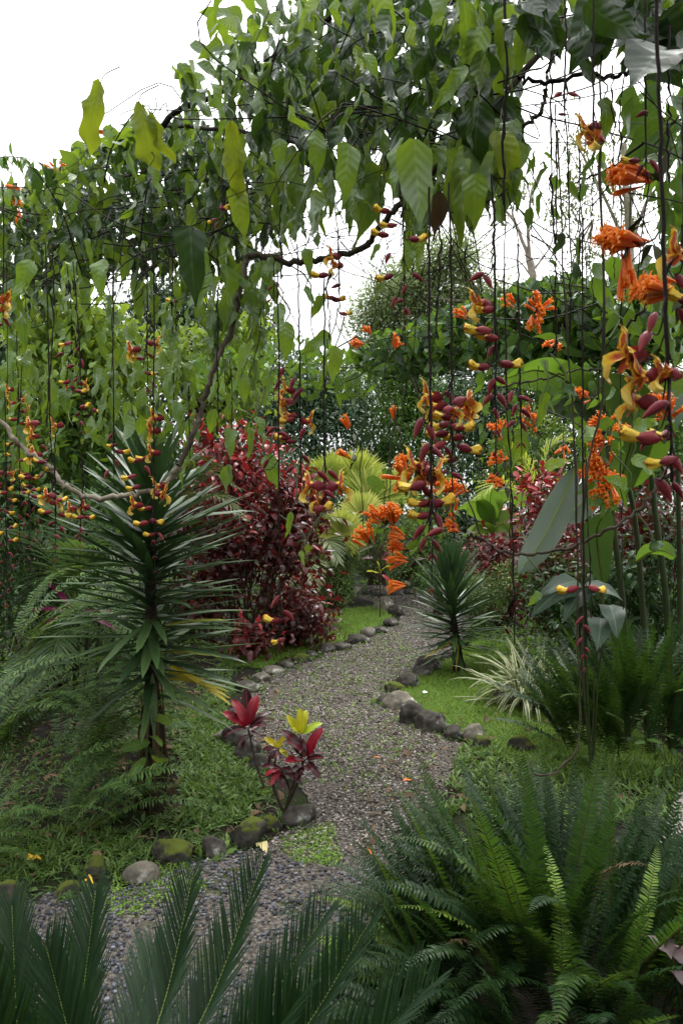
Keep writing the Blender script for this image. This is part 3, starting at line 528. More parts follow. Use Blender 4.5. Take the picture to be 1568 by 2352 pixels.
def shrub(name,px,py_base,d,wD,hD,nleaf,size,tpls,mat,label,cat='shrub',group=None,per=14,stems=7,A=(0,1),out=.7,down=.2,smat='stem_brown',dep=.8,lift=.06,tipA=.25,bias=.4,lobes=8,lk=(.42,.7),lo=.5):
    s=d/FD; base=np.array([(px-CX)*s,d,0]); zb=H+(CY-py_base)*s; h=hD*s; rw=wD*s/2
    base[2]=max(0,zb if zb>.25 else 0)
    c=np.array([base[0],d,zb+h*(.5+lift/2)]); rad=np.array([rw,rw*dep,h*(.5-lift/2)])
    t=thing(name,base,label,cat,group)
    nl=lobes; mb=MB(); cc=[]
    for q in range(nl):
        v=sph(1)[0]*np.array([1,.9,1])*(lo if nl>1 else 0); k=U(*lk) if nl>1 else 1.0
        if nl>1: v[2]=-.75+1.35*q/(nl-1)+G(0,.12); v[:2]*=1.25
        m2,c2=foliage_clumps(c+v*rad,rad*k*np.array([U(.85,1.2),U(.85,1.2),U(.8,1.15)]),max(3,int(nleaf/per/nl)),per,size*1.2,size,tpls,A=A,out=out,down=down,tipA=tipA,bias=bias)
        mb.V+=m2.V; mb.UV+=m2.UV; mb.A+=m2.A; mb.Q+=[z+mb.n for z in m2.Q]; mb.n+=m2.n; cc.append(c2)
    cc=np.concatenate(cc); mb.obj('foliage',mat,t)
    sm=MB(); pick=cc[rng.permutation(len(cc))[:stems*3]]
    for k in range(stems):
        b=base+np.array([G(0,rw*.16),G(0,rw*.12),0])
        for e in pick[k*3:k*3+3]:
            mid=(b+e)/2+np.array([G(0,.05),G(0,.05),h*.06]); r0=.006+.008*rw
            sm.tube(smooth([b,mid,e],10),np.linspace(r0,r0*.35,10),5)
    sm.obj('stem',M[smat],t); return t
def tree(name,px,py_base,d,trunk,limbs,crowns,leafm,label,barkm='bark_grey',size=.12,tpls=TL,per=22,cat='tree',r0=.12,A=(0,1),down=.3,group=None,cr=None,bias=.35):
    """trunk/limbs: lists of (px,py) polylines with depth offset; crowns: (px,py,rx,ry,nleaf)"""
    s=d/FD; g=np.array([(px-CX)*s,d,0]); t=thing(name,g,label,cat,group); mb=MB()
    P=[g-np.array([0,0,.05])]+[at(x,y,d) for x,y in trunk]
    mb.tube(smooth(P,26,r0*.06),np.linspace(r0,r0*.55,26),9); mb.obj('trunk',M[barkm],t)
    if limbs:
        for L_ in limbs:
            lb=MB(); Q=[at(x,y,d+dd) for x,y,dd in L_[0]]; lb.tube(smooth(Q,14,L_[1]*.1),np.linspace(L_[1],L_[1]*.25,14),7); lb.obj('limb',M[barkm],t)
    cm=MB(); tw=MB()
    for (x,y,rx,ry,n) in crowns:
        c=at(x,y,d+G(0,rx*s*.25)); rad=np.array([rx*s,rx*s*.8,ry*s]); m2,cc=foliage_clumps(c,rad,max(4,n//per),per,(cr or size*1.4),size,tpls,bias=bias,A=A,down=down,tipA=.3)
        cm.V+=m2.V; cm.UV+=m2.UV; cm.A+=m2.A; cm.Q+=[q+cm.n for q in m2.Q]; cm.n+=m2.n
        top=np.array(P[-1])
        for e in cc[rng.permutation(len(cc))[:7]]:
            tw.tube(smooth([c*.75+top*.25,(c+e)/2+G(0,.06,3),e],6),np.linspace(r0*.13,r0*.04,6),4)
    cm.obj('crown',leafm,t); tw.obj('branch',M[barkm],t); return t
# ================================================================== background trees
dl=M['dark_tree']
tree('tall_tree',1105,1330,26,[(1100,900),(1098,700),(1070,640),(1045,560)],[([(1098,700,0),(1078,640,.3),(1050,560,.2),(1030,480,0)],.09),([(1098,690,0),(1040,690,-.5),(980,680,-.8)],.06),([(1085,660,0),(1000,620,.5),(930,640,.8)],.05),([(1090,690,0),(980,740,.4),(880,730,.7)],.05),([(1060,600,0),(1030,570,.3),(1010,560,.4)],.05)],
 [(1040,590,62,48,3570),(960,640,72,42,3570),(900,690,85,48,4420),(1010,690,90,42,4080),(860,740,60,30,1700),(950,760,120,40,3740),(1110,670,60,40,1700)],M['far_leaf'],'tall pale green airy tree beyond the hedge, right of centre',size=.17,tpls=[TL[1]],r0=.2,per=16,cr=.3,bias=.2)
tree('bare_tree',1240,1330,22,[(1235,900),(1225,640),(1210,580)],[([(1222,640,0),(1205,570,0),(1175,500,.2),(1120,450,.4),(1090,430,.5)],.07),([(1215,600,0),(1212,520,-.2),(1220,440,-.3),(1240,390,-.3)],.06),([(1224,640,0),(1190,600,.3),(1150,590,.5)],.035),([(1175,500,.2),(1180,440,.3),(1160,400,.4)],.03),([(1224,620,0),(1260,570,-.2),(1275,520,-.3)],.035),([(1120,450,.4),(1080,470,.5),(1060,500,.6)],.02),([(1212,520,-.2),(1250,490,-.3),(1262,470,-.4)],.02)],
 [(1090,430,30,18,90),(1200,420,40,20,90),(1280,500,30,22,90)],M['far_leaf'],'thin almost bare grey tree with forked mossy limbs',size=.14,r0=.11,per=8,cr=.2)
tree('sparse_tree',1450,1330,17,[(1450,900),(1446,600),(1440,480),(1430,330)],[([(1446,600,0),(1400,480,.3),(1350,380,.5),(1310,310,.6)],.05),([(1445,560,0),(1500,420,-.4),(1540,300,-.6)],.05),([(1440,480,0),(1390,420,.4),(1300,440,.6)],.03),([(1446,650,0),(1380,590,.3),(1320,560,.5)],.03),([(1440,420,0),(1470,330,0),(1460,230,.2)],.03)],
 [(1330,330,60,50,420),(1380,420,80,60,520),(1460,300,70,70,520),(1340,560,60,55,420),(1300,460,40,50,240),(1460,470,70,60,420),(1540,330,50,90,420),(1400,620,70,40,360)],M['sparse_leaf'],'sparse reddish tipped tree showing sky through its crown on the right',size=.11,tpls=[TL[1],TL[0]],r0=.12,per=9,cr=.22,bias=.15)
tree('dense_tree',470,1330,11.5,[(470,1000),(470,860)],[],[(470,760,150,110,5200),(400,700,90,70,2200),(560,760,75,85,2400),(330,760,90,90,2200),(480,900,170,90,4200)],dl,'dense dark glossy tree filling the gap behind the left vine',barkm='bark_dark',size=.085,tpls=ML,r0=.1,per=16,cr=.13,down=.8)
tree('dense_tree',720,1330,15,[(720,1100),(720,960)],[],[(700,880,100,80,3600),(620,930,90,90,3200),(780,920,80,70,2800),(700,1000,140,90,4200)],dl,'dark glossy tree at the middle of the back hedge',barkm='bark_dark',size=.1,tpls=ML,r0=.1,per=16,cr=.15,down=.7)
tree('dense_tree',960,1330,16,[(960,1100),(960,960)],[],[(930,900,90,80,3200),(1010,930,90,80,3200),(960,1010,140,90,4200),(880,980,90,80,2800),(900,850,130,60,3000)],M['mid_leaf'],'mid green bushy tree behind the central flower strings',barkm='bark_dark',size=.1,tpls=ML,r0=.1,per=16,cr=.15,down=.5)
tree('dense_tree',1180,1330,13,[(1180,1100),(1180,1000)],[],[(1120,960,90,80,3000),(1200,930,110,80,3000),(1130,1060,110,90,3400),(1240,1050,110,90,3000),(1110,870,120,70,3200)],dl,'dark bushy tree behind the large drooping banana leaf',barkm='bark_dark',size=.09,tpls=ML,r0=.1,per=16,cr=.14,down=.5)
tree('dense_tree',1480,1330,12,[(1480,1100),(1480,1000)],[],[(1460,900,150,110,3600),(1400,1040,160,110,3400),(1540,1000,110,140,3000),(1330,880,140,80,3200)],M['mid_leaf'],'green leafy tree behind the bananas at the right edge',barkm='bark_dark',size=.1,tpls=ML,r0=.1,per=16,cr=.15,down=.5)
tree('dense_tree',60,1330,11,[(60,1000),(60,900)],[],[(40,880,150,120,3600),(180,900,130,110,3200),(20,770,130,90,3000),(200,790,120,80,2600),(60,1050,170,110,3600),(230,1040,130,120,3000)],dl,'dark tree behind the flower strings at the left edge',barkm='bark_dark',size=.09,tpls=ML,r0=.1,per=16,cr=.14,down=.6)
tree('dense_tree',330,1330,12,[(330,1200),(330,1100)],[],[(300,1100,160,90,3400),(480,1080,140,90,3200),(600,1080,110,80,2800),(420,1200,200,90,3000)],dl,'low dark tree between the big spiky tree and the red bush',barkm='bark_dark',size=.09,tpls=ML,r0=.08,per=16,cr=.14,down=.6)
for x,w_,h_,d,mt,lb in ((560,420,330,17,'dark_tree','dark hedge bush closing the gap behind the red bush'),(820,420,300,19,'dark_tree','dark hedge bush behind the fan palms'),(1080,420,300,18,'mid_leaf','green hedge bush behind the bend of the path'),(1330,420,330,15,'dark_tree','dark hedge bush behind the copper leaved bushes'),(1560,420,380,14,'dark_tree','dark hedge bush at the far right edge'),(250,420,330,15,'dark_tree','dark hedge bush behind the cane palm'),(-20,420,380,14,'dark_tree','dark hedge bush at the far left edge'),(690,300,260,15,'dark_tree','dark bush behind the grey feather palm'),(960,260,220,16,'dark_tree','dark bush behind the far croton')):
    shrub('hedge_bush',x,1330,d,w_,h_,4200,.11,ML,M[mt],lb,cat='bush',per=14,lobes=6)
# leafy twig coming in at the left edge
tw=thing('leafy_branch',at(-60,390,7),'leafy twig of bright green drooping leaves against the sky at the left edge','branch')
mb=MB(); P=smooth([at(-60,380,7),at(0,362,7),at(50,362,7),at(95,375,7)],16); mb.tube(P,np.linspace(.008,.003,16),5); mb.obj('twig',M['string_green'],tw)
mb=MB(); q=P[rng.integers(2,16,46)]; D=np.stack([G(.25,.5,46),G(0,.5,46),G(-.55,.55,46)],-1); choose(mb,LL,q,D,np.stack([G(0,.4,46),-np.ones(46)*.5,np.ones(46)],-1),U(.1,.2,46),U(.3,.9,46)); mb.obj('foliage',M['mid_leaf'],tw)
# ================================================================== mid-ground shrubs
sh=shrub
sh('shrub',860,1345,12.5,190,160,5200,.045,ML,M['box'],'round small leaved bush with red buds at the far path bend',per=12)
sh('shrub',945,1335,13.5,160,150,3600,.05,ML,M['box'],'small leaved bush behind the far croton',per=12)
sh('shrub',770,1400,10.6,130,170,3600,.045,ML,M['box'],'small leaved bush with bare pale stems left of the path bend',per=12,stems=9)
sh('shrub',1165,1440,8.2,210,170,6500,.035,ML,M['box'],'dark fine leaved bush right of the small spiky tree',per=12)
sh('shrub',1300,1440,7.2,170,170,3600,.04,ML,M['box'],'dark fine leaved bush behind the striped grass',per=12)
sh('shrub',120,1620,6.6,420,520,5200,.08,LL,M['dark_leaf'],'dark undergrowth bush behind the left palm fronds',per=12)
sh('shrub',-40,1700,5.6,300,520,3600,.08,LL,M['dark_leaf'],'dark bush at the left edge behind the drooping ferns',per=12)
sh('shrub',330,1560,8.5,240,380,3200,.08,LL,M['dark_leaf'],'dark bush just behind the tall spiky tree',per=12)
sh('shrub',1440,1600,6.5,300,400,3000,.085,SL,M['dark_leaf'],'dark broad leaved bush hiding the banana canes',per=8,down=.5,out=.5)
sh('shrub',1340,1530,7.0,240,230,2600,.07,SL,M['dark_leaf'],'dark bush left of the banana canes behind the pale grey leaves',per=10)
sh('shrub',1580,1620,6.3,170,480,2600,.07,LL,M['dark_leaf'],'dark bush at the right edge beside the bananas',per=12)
sh('shrub',1240,1200,11.5,210,260,4200,.09,LL,M['bright_leaf'],'bright green leafy bush behind the orange flowers right of centre',per=12,A=(0,.6))
sh('shrub',480,950,8.0,260,250,1500,.12,SL,M['bright_leaf'],'yellow green big leaved bush under the vine arch',per=9,A=(.1,.9),out=.4,down=.6)
sh('shrub',180,1000,7.0,330,350,3000,.12,SL,M['bright_leaf'],'yellow green big leaved bush behind the left flower strings',per=9,A=(.1,.9),out=.4,down=.6)
sh('shrub',60,1250,6.6,300,320,2200,.11,SL,M['mid_leaf'],'green leafy bush behind the lower left flower strings',per=9,out=.4,down=.6)
sh('shrub',270,1160,7.4,300,260,2200,.11,SL,M['mid_leaf'],'green leafy bush left of the tall spiky crown',per=9,out=.4,down=.6)
sh('shrub',410,1490,9.6,190,200,2600,.08,LL,M['dark_leaf'],'dark low bush between the spiky trunk and the red bush',per=12)
sh('shrub',1010,1400,12.0,150,110,1800,.06,ML,M['mid_leaf'],'small green bush on the inner side of the far bend',per=12)
sh('shrub',880,1300,13.5,260,190,2600,.09,LL,M['bright_leaf'],'bright green bush behind the orange flower column',per=12,A=(0,.6))
# unseen hedges added beside and behind the viewer to shut out low sky light
for c,rd,lb in (((-6.2,-.5,2.2),(1.2,4.5,2.6),'unseen hedge added on the left to block low sky light'),((6.4,.0,2.2),(1.2,4.0,2.6),'unseen hedge added on the right to block low sky light'),((0,-5.2,2.2),(6.0,1.2,2.8),'unseen hedge added behind the viewer to block low sky light')):
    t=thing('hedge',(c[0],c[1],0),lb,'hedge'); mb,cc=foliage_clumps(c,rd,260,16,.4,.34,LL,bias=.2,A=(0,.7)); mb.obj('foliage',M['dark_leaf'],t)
    sm=MB(); 
    for k in range(8): e=cc[k]; sm.tube(smooth([np.array([e[0],e[1],0]),(e+[e[0],e[1],0])/2,e],6),.03,5)
    sm.obj('stem',M['stem_brown'],t)
# copperleaf
cl=lambda *a,**k: sh('copperleaf_bush',*a,cat='shrub',group='red leaved bushes',**k)
cl(575,1500,8.6,270,440,4000,.115,SL,M['copper'],'tall dark red bush beside the big spiky tree',per=7,out=.6,down=.3,A=(.0,.8),tipA=.5,stems=14,lobes=16,lk=(.24,.46),lo=.72)
cl(545,1230,9.0,240,260,1300,.125,SL,M['copper'],'bright scarlet topped red bush behind the tall dark one',per=8,out=.6,down=.1,A=(.4,1),tipA=.3)
cl(668,1500,9.0,165,130,1200,.09,SL,M['copper'],'low spreading red bush at the edge of the left lawn',per=9,out=.6,down=.3,A=(.1,.8),tipA=.25)
cl(1260,1300,8.4,180,230,900,.11,SL,M['copper'],'red bush behind the drooping grey banana leaf',per=7,out=.6,down=.2,A=(.3,1),tipA=.2)
cl(1120,1330,9.2,170,100,900,.09,SL,M['copper'],'low red bush right of the small spiky crown',per=9,out=.6,down=.3,A=(.2,.85),tipA=.2)
cl(1330,1430,7.4,260,200,1900,.09,SL,M['copper'],'dark maroon bush below the drooping banana leaf',per=9,out=.5,down=.35,A=(0,.5),tipA=.2)
cl(1500,1300,6.6,160,200,600,.1,SL,M['copper'],'maroon bush among the banana canes at the right edge',per=9,out=.5,down=.35,A=(.05,.65),tipA=.2)
# ================================================================== palms
def palm(name,px,pyb,d,fr,plen,npair,mat,label,cat='palm',group=None,stems=(),tpl=PAL,vee=.25,fwd=.5,wid=1,zb=None,A=(.2,.8)):
    b=np.array([(px-CX)/FD*d,d,max(0,H+(CY-pyb)/FD*d)]) if zb is None else zb
    t=thing(name,b,label,cat,group)
    for (x0,y0),(x1,y1),r in stems:
        mb=MB(); mb.tube(smooth([at(x0,y0,d),at((x0+x1)/2+G(0,4),(y0+y1)/2,d),at(x1,y1,d)],12),r,7); mb.obj('cane',M['cane'],t)
    for pts,dd in fr:
        n=len(pts); path=[at(x,y,d+dd*i/(n-1)) for i,(x,y) in enumerate(pts)]
        mb=MB(); P=pinnate(mb,path,npair,lambda q:plen*np.interp(q,[0,.2,.6,1],[.6,1,.9,.35]),wid,fwd,vee,tpl,start=.18,A=A,fwd_end=fwd+.5,jit=.07,droop=.15)
        f=mb.obj('frond',mat,t); ms=MB(); ms.tube(P[::6],np.linspace(.006,.002,14),5,A=.5); ms.obj('midrib',M['rachis'],f)
    return t
palm('feather_palm',690,1400,11,[([(690,1370),(665,1250),(640,1180),(600,1160)],-.8),([(695,1370),(690,1230),(700,1150),(740,1130)],-.6),([(690,1370),(710,1250),(745,1190),(800,1200)],-.6),([(685,1370),(650,1300),(630,1290),(600,1330)],-1.2),([(690,1370),(700,1300),(710,1290),(720,1350)],-1.4),([(690,1370),(675,1240),(670,1170),(650,1130)],.5),([(690,1370),(720,1270),(750,1240),(775,1290)],-1),([(690,1370),(680,1300),(660,1300),(650,1370)],-1.6)],.42,42,M['grey_palm'],'grey green feathery palm between the red bush and the fan palms',A=(.2,1))
palm('feather_palm',430,1330,7.6,[([(380,1220),(430,1110),(470,1080),(545,1120)],-.3),([(380,1220),(410,1090),(450,1055),(520,1075)],.3),([(380,1220),(440,1150),(500,1140),(560,1190)],-.5)],.3,30,M['palm'],'yellow tinged palm fronds behind the big spiky tree',A=(.6,1))
palm('cane_palm',190,1640,5.6,[([(190,1420),(200,1330),(240,1310),(300,1400)],-.3),([(190,1420),(180,1290),(215,1255),(300,1290)],-.2),([(185,1420),(150,1330),(110,1330),(60,1420)],-.3),([(190,1440),(150,1450),(130,1480),(110,1560)],-.5),([(200,1430),(240,1390),(280,1400),(330,1500)],-.5),([(190,1420),(190,1200),(230,1120),(300,1090)],.3),([(180,1420),(150,1220),(110,1150),(40,1130)],.2),([(195,1420),(230,1240),(280,1200),(350,1230)],.3),([(185,1420),(100,1260),(50,1230),(-20,1270)],.1),([(190,1450),(110,1480),(70,1520),(60,1600)],-.5)],.3,34,M['palm'],'clump of cane palm with drooping feathery fronds behind the left ferns',stems=(((175,1660),(180,1400),.018),((200,1660),(205,1390),.016),((225,1650),(228,1420),.014),((150,1660),(140,1430),.014)),A=(.1,.7))
palm('feather_palm',1240,1190,10,[([(1230,1150),(1210,1080),(1190,1040),(1150,1020)],0),([(1235,1150),(1250,1060),(1270,1020),(1310,1010)],0),([(1230,1150),(1180,1120),(1140,1110),(1100,1140)],-.4),([(1235,1150),(1290,1100),(1330,1090),(1370,1120)],-.3)],.4,26,M['fan'],'yellow green palm behind the right orange flowers',A=(.2,.8))
def fan(name,leaves,d,base,label,A=(.2,.9)):
    t=thing(name,np.array([(base[0]-CX)/FD*d,d,max(0,H+(CY-base[1])/FD*d)]),label,'palm','fan palms')
    b=at(*base,d)
    for x,y,r,ang,spr,n in leaves:
        c=at(x,y,d-U(0,.4)); s=r/FD*d
        mb=MB(); th=np.linspace(ang-spr,ang+spr,n); tlt=U(-.5,-.1)
        D=np.stack([np.cos(th),np.full(n,tlt)+G(0,.04,n),np.sin(th)],-1)
        W_=leaf('sword',2.4*spr/n*1.15,6,1,.35,.45,seed=3); mb.inst(W_,np.repeat([c],n,0),D,np.repeat([[0,-1,.4]],n,0),s*U(.88,1.05,n),np.clip(U(*A,n),0,1)); f=mb.obj('leaf',M['fan'],t)
        ms=MB(); ms.tube(smooth([b,(b+c)/2+np.array([0,0,.1]),c],10),.009,5,A=.5); ms.obj('petiole',M['rachis'],f)
fan('fan_palm',[(770,1110,80,1.6,1.5,34),(720,1120,75,2.2,1.3,30),(820,1100,75,1.0,1.2,30),(850,1150,85,1.2,1.3,32),(900,1140,70,.9,1.2,28),(740,1160,70,2.6,1.2,26)],12.5,(780,1300),'large yellow green fan palm in front of the dark back trees')
fan('fan_palm',[(785,1225,62,1.2,2.3,34),(830,1180,60,1.4,1.4,26),(750,1270,40,-1.8,1.0,16)],11,(790,1330),'pale fan palm with one round splayed leaf beside the small bush',A=(.6,1))
# far ferns, far croton, light broad leaves
FP=[fern_proto(.8,R(82),R(25),46,.06,PIN[0],M['fern'],A=(.0,.6)),fern_proto(.75,R(75),R(60),44,.06,PIN[1],M['fern'],A=(.2,.8))]
def far_fern(px,pyb,d,hD,n,label,mat=None,A=(.1,.7),spread=.9,wide=.1,group=None,e=R(60)):
    g=gnd(px,pyb) if d is None else np.array([(px-CX)/FD*d,d,0]); d=g[1]
    t=thing('sword_fern',g,label,'fern',group or 'sword ferns'); h=hD/FD*d
    sp=[((U(-wide,wide),U(-wide,wide),0),U(0,6.28),-U(.0,spread),U(-.3,.3),h/.8*U(.75,1.1),int(U(0,2))) for _ in range(n)]
    fern(t,mat or FP,sp)
FPL=[fern_proto(.8,R(85),R(30),40,.05,PIN[0],M['soft_fern'],A=(.6,1)),fern_proto(.75,R(75),R(70),40,.05,PIN[1],M['soft_fern'],A=(.7,1))]
far_fern(790,1385,None,120,26,'dark upright fern at the left of the far path bend',wide=.2,spread=.5)
far_fern(1110,1290,13,80,24,'pale green upright fern behind the small spiky crown',mat=FPL,spread=.5,wide=.25)
far_fern(865,1405,None,45,7,'tiny fern beside the pale rock at the path bend',mat=FPL,spread=.6,wide=.02)
def rosette(name,base,lv,mat_list,label,cat,group=None,stem=None,tpls=CL):
    t=thing(name,base,label,cat,group)
    if stem is not None:
        ms=MB()
        for P,r in stem: ms.tube(smooth(P,12),np.linspace(r,r*.6,12),6)
        ms.obj('stem',M['stem_brown'],t)
    for i,(p,D,L_,mt,A_) in enumerate(lv):
        mb=MB(); mb.inst(tpls[i%len(tpls)],[p],[D],[[G(0,.2),-.5,1]],[L_],[A_]); mb.obj('leaf',M[mt],t)
    return t
c=at(872,1300,11.5); lv=[(c+[.02*a,0,.1+.03*b],(a,-.4,b),.28,m_,A_) for a,b,m_,A_ in ((-1,.3,'croton_red',.3),(1,.2,'croton_red',.8),(.2,1,'croton_red',.1),(-.5,.9,'croton_red',.2),(.7,.8,'croton_red',.3))]+[(c+[.02*a,-.05,-.12+.03*b],(a,-.5,b),.22,m_,A_) for a,b,m_,A_ in ((-1,.3,'croton_yellow',.5),(.4,.7,'croton_yellow',.4),(1,-.4,'croton_red',1),(-.2,1,'croton_yellow',.6))]
rosette('croton',np.array([c[0],c[1],0]),lv,None,'small far croton with red and yellow leaves before the round bush','shrub',stem=[([c*[1,1,0],c+[0,0,-.1],c+[0,0,.12]],.012)])
c=at(170,1410,5.6); rosette('cordyline',np.array([c[0],c[1],0]),[(c+[.03*a,0,0],(a,-.3,b),U(.3,.4),'pink',U(0,1)) for a,b in ((-1,.4),(1,.35),(-.8,-.2),(1.2,-.1),(-.3,.9),(.5,.8))],None,'magenta leaved plant in the shade behind the left palm','shrub',stem=[([c*[1,1,0],c],.012)],tpls=[leaf('lance',.16,7,1,.3,.8,seed=4)])
# ================================================================== spiky trees
def yucca(base,px,top,d,n,L,zr,tilt,label,tr,lean=(0,0),skirt=0,yellow=0,plat=.0):
    """zr: pixel heights of the lowest and highest leaf, tilt(t): elevation of a leaf t of the way up"""
    g=np.array(base,float); t=thing('yucca_tree',g,label,'tree','spiky leaved trees')
    tp=at(px,top,d); mb=MB(); k=24; u=np.linspace(0,1,k); P=g+(tp-g)*u[:,None]; P[:,0]+=np.sin(u*PI)*lean[0]
    r=np.interp(u,[0,.08,.2,.4,1],[tr*1.9,tr*1.45,tr*1.1,tr*.8,tr*.55]); r*=1+.06*np.sin(u*90)+U(-.05,.05,k); P[0,2]-=.04
    mb.tube(P,r,14); 
    V=mb.V[0]; V+=G(0,tr*.05,V.shape); mb.obj('trunk',M['bark_dark'],t)
    z0,z1=H+(CY-zr[0])/FD*d,H+(CY-zr[1])/FD*d
    s=np.sort(U(0,1,n)**.8); az=np.arange(n)*2.39996+U(-.25,.25,n); el=np.array([tilt(x) for x in s])+G(0,.12,n); z=z0+(z1-z0)*s
    ax=np.stack([np.interp(z,P[:,2],P[:,0]),np.interp(z,P[:,2],P[:,1]),z],-1); D=np.stack([np.cos(az)*np.cos(el),np.sin(az)*np.cos(el),np.sin(el)],-1)
    B=ax+D*tr*.3; LL_=L*np.interp(s,[0,.2,.7,1],[.85,1,1,.8])*U(.85,1.1,n); UPV=np.stack([G(0,.15,n),G(0,.15,n),np.ones(n)],-1)
    m_=np.arange(n)>=yellow; cb=MB(); choose(cb,SW,B[m_],D[m_],UPV[m_],LL_[m_],U(0,1,m_.sum())); cb.obj('crown',M['yucca'],t)
    if yellow:
        for i in range(yellow):
            y=MB(); y.inst(SW[i%4],[B[i]],[D[i]],[UPV[i]],[LL_[i]],[np.concatenate([[U(.1,.9)]])[0]]); y.obj('yellowing_leaf',M['yucca_yellow'],t)
    if skirt:
        sm=MB(); a=U(0,6.28,skirt); zz=U(z0-.25,z0+.12,skirt); tip=U(.05,.24,skirt)
        Pk=np.stack([g[0]+np.cos(a)*tr*.8,g[1]+np.sin(a)*tr*.8,zz],-1); Dk=np.stack([np.cos(a)*tip,np.sin(a)*tip,-np.ones(skirt)],-1)
        sm.inst(leaf('sword',.06,6,1,.9,.1,seed=2),Pk,Dk,np.stack([np.cos(a),np.sin(a),np.zeros(skirt)],-1),U(.3,.62,skirt),U(0,1,skirt)); sm.obj('dead_leaves',M['dry'],t)
    # leaf scars and dark leaf bases up the stem
    lb=MB(); q=int(n*.9); s2=U(0,.85,q); zz=z0-.3*0+(z1-z0)*s2; a=U(0,6.28,q); rr=tr*.62
    Pq=np.stack([np.interp(zz,P[:,2],P[:,0])+np.cos(a)*rr*.7,np.interp(zz,P[:,2],P[:,1])+np.sin(a)*rr*.7,zz],-1)
    lb.inst(leaf('obov',.9,4,1,.6,-.5,seed=8),Pq,np.stack([np.cos(a)*.7,np.sin(a)*.7,np.ones(q)],-1),np.stack([-np.cos(a),-np.sin(a),np.zeros(q)],-1),U(.035,.06,q),U(0,1,q)); lb.obj('leaf_bases',M['yucca'],t)
    return t,P
dy=4.15; yb=gnd(352,1852); 
yl,YP=yucca(yb,344,1080,dy,265,.58,(1600,1100),lambda s:np.interp(s,[0,.12,.35,.6,.8,.93,1],[-.28,-.08,.08,.3,.58,.9,1.35]),'big spiky tree with mossy trunk and hanging dead leaves, left of the path',.045,skirt=34)
def onleaf(parent,tpl,p0,p1,d,mat,A,name='yellowing_leaf',W=1):
    a,b=at(*p0,d),at(*p1,d-.15); mb=MB(); mb.inst(tpl,[a],[b-a],[[0,-.35,1]],[np.linalg.norm(b-a)],[A]); mb.obj(name,mat,parent)
for a,b,A in (((385,1545),(530,1585),.75),((385,1560),(525,1570),.45),((390,1530),(535,1602),.95),((380,1440),(520,1405),.2),((380,1500),(505,1492),.15)): onleaf(yl,SW[3],a,b,dy-.1,M['yucca_yellow'],A)
onleaf(yl,leaf('lance',.13,8,1,.3,.15,seed=4),(350,1545),(354,1695),dy-.12,M['yucca'],1.0,'hanging_leaf')
mb=MB(); q=900; V=YP[rng.integers(0,6,q)]+np.stack([G(0,1,q),G(0,1,q),U(-.03,.05,q)*1.2],-1)*[1,1,1]
aa=U(0,6.28,q); zz=U(0,.34,q); rr=np.interp(zz,[0,.1,.34],[.088,.07,.05]); PM=np.stack([yb[0]+np.cos(aa)*rr,yb[1]+np.sin(aa)*rr,zz],-1)
mb.inst(leaf('ellip',.4,2,1,.2,.6,seed=2),PM,np.stack([np.cos(aa),np.sin(aa),-U(.2,1.5,q)],-1),np.stack([G(0,1,q),G(0,1,q),G(0,1,q)],-1),U(.012,.03,q),U(0,.5,q)); mo=mb.obj('moss',leafmat('trunk_moss',[(.03,.04,.01),(.07,.08,.02)],trans=(.06,.08,.02),tf=.1,rough=.9),yl)
# small climber on the spiky trunk
ct=thing('climbing_plant',yb+[.0,-.1,0],'young climber with pale green leaves on the mossy spiky trunk','climber')
cp=[at(345,1850,3.98),at(340,1760,3.97),at(336,1700,3.97),at(350,1640,3.98)]; mb=MB(); mb.tube(smooth(cp,16),.003,5); mb.obj('stem',M['string_green'],ct)
for (x0,y0),(x1,y1) in (((345,1705),(285,1715)),((335,1740),(298,1785)),((348,1735),(375,1762)),((345,1690),(378,1700)),((345,1775),(335,1812)),((350,1772),(375,1778)),((330,1660),(290,1650)),((350,1650),(385,1640))):
    a,b=at(x0,y0,3.96),at(x1,y1,3.86); mb=MB(); mb.inst(CL[rng.integers(0,3)],[a],[b-a],[[G(0,.6),-1,G(.5,.4)]],[np.linalg.norm(b-a)*U(.7,1.1)],[U(.1,.7)]); mb.obj('leaf',M['bright_leaf'],ct)
rb=gnd(1056,1545); dr=rb[1]
yr,_=yucca(rb,1030,1330,dr,190,.56,(1500,1330),lambda s:np.interp(s,[0,.15,.4,.65,.85,1],[-.25,.0,.3,.75,1.15,1.45]),'small spiky tree with dark rosette on the right of the path',.042,yellow=0)
for a,b,A in (((1050,1470),(968,1505),.8),((1052,1480),(1046,1540),.6)): onleaf(yr,SW[3],a,b,dr-.12,M['yucca_yellow'],A)
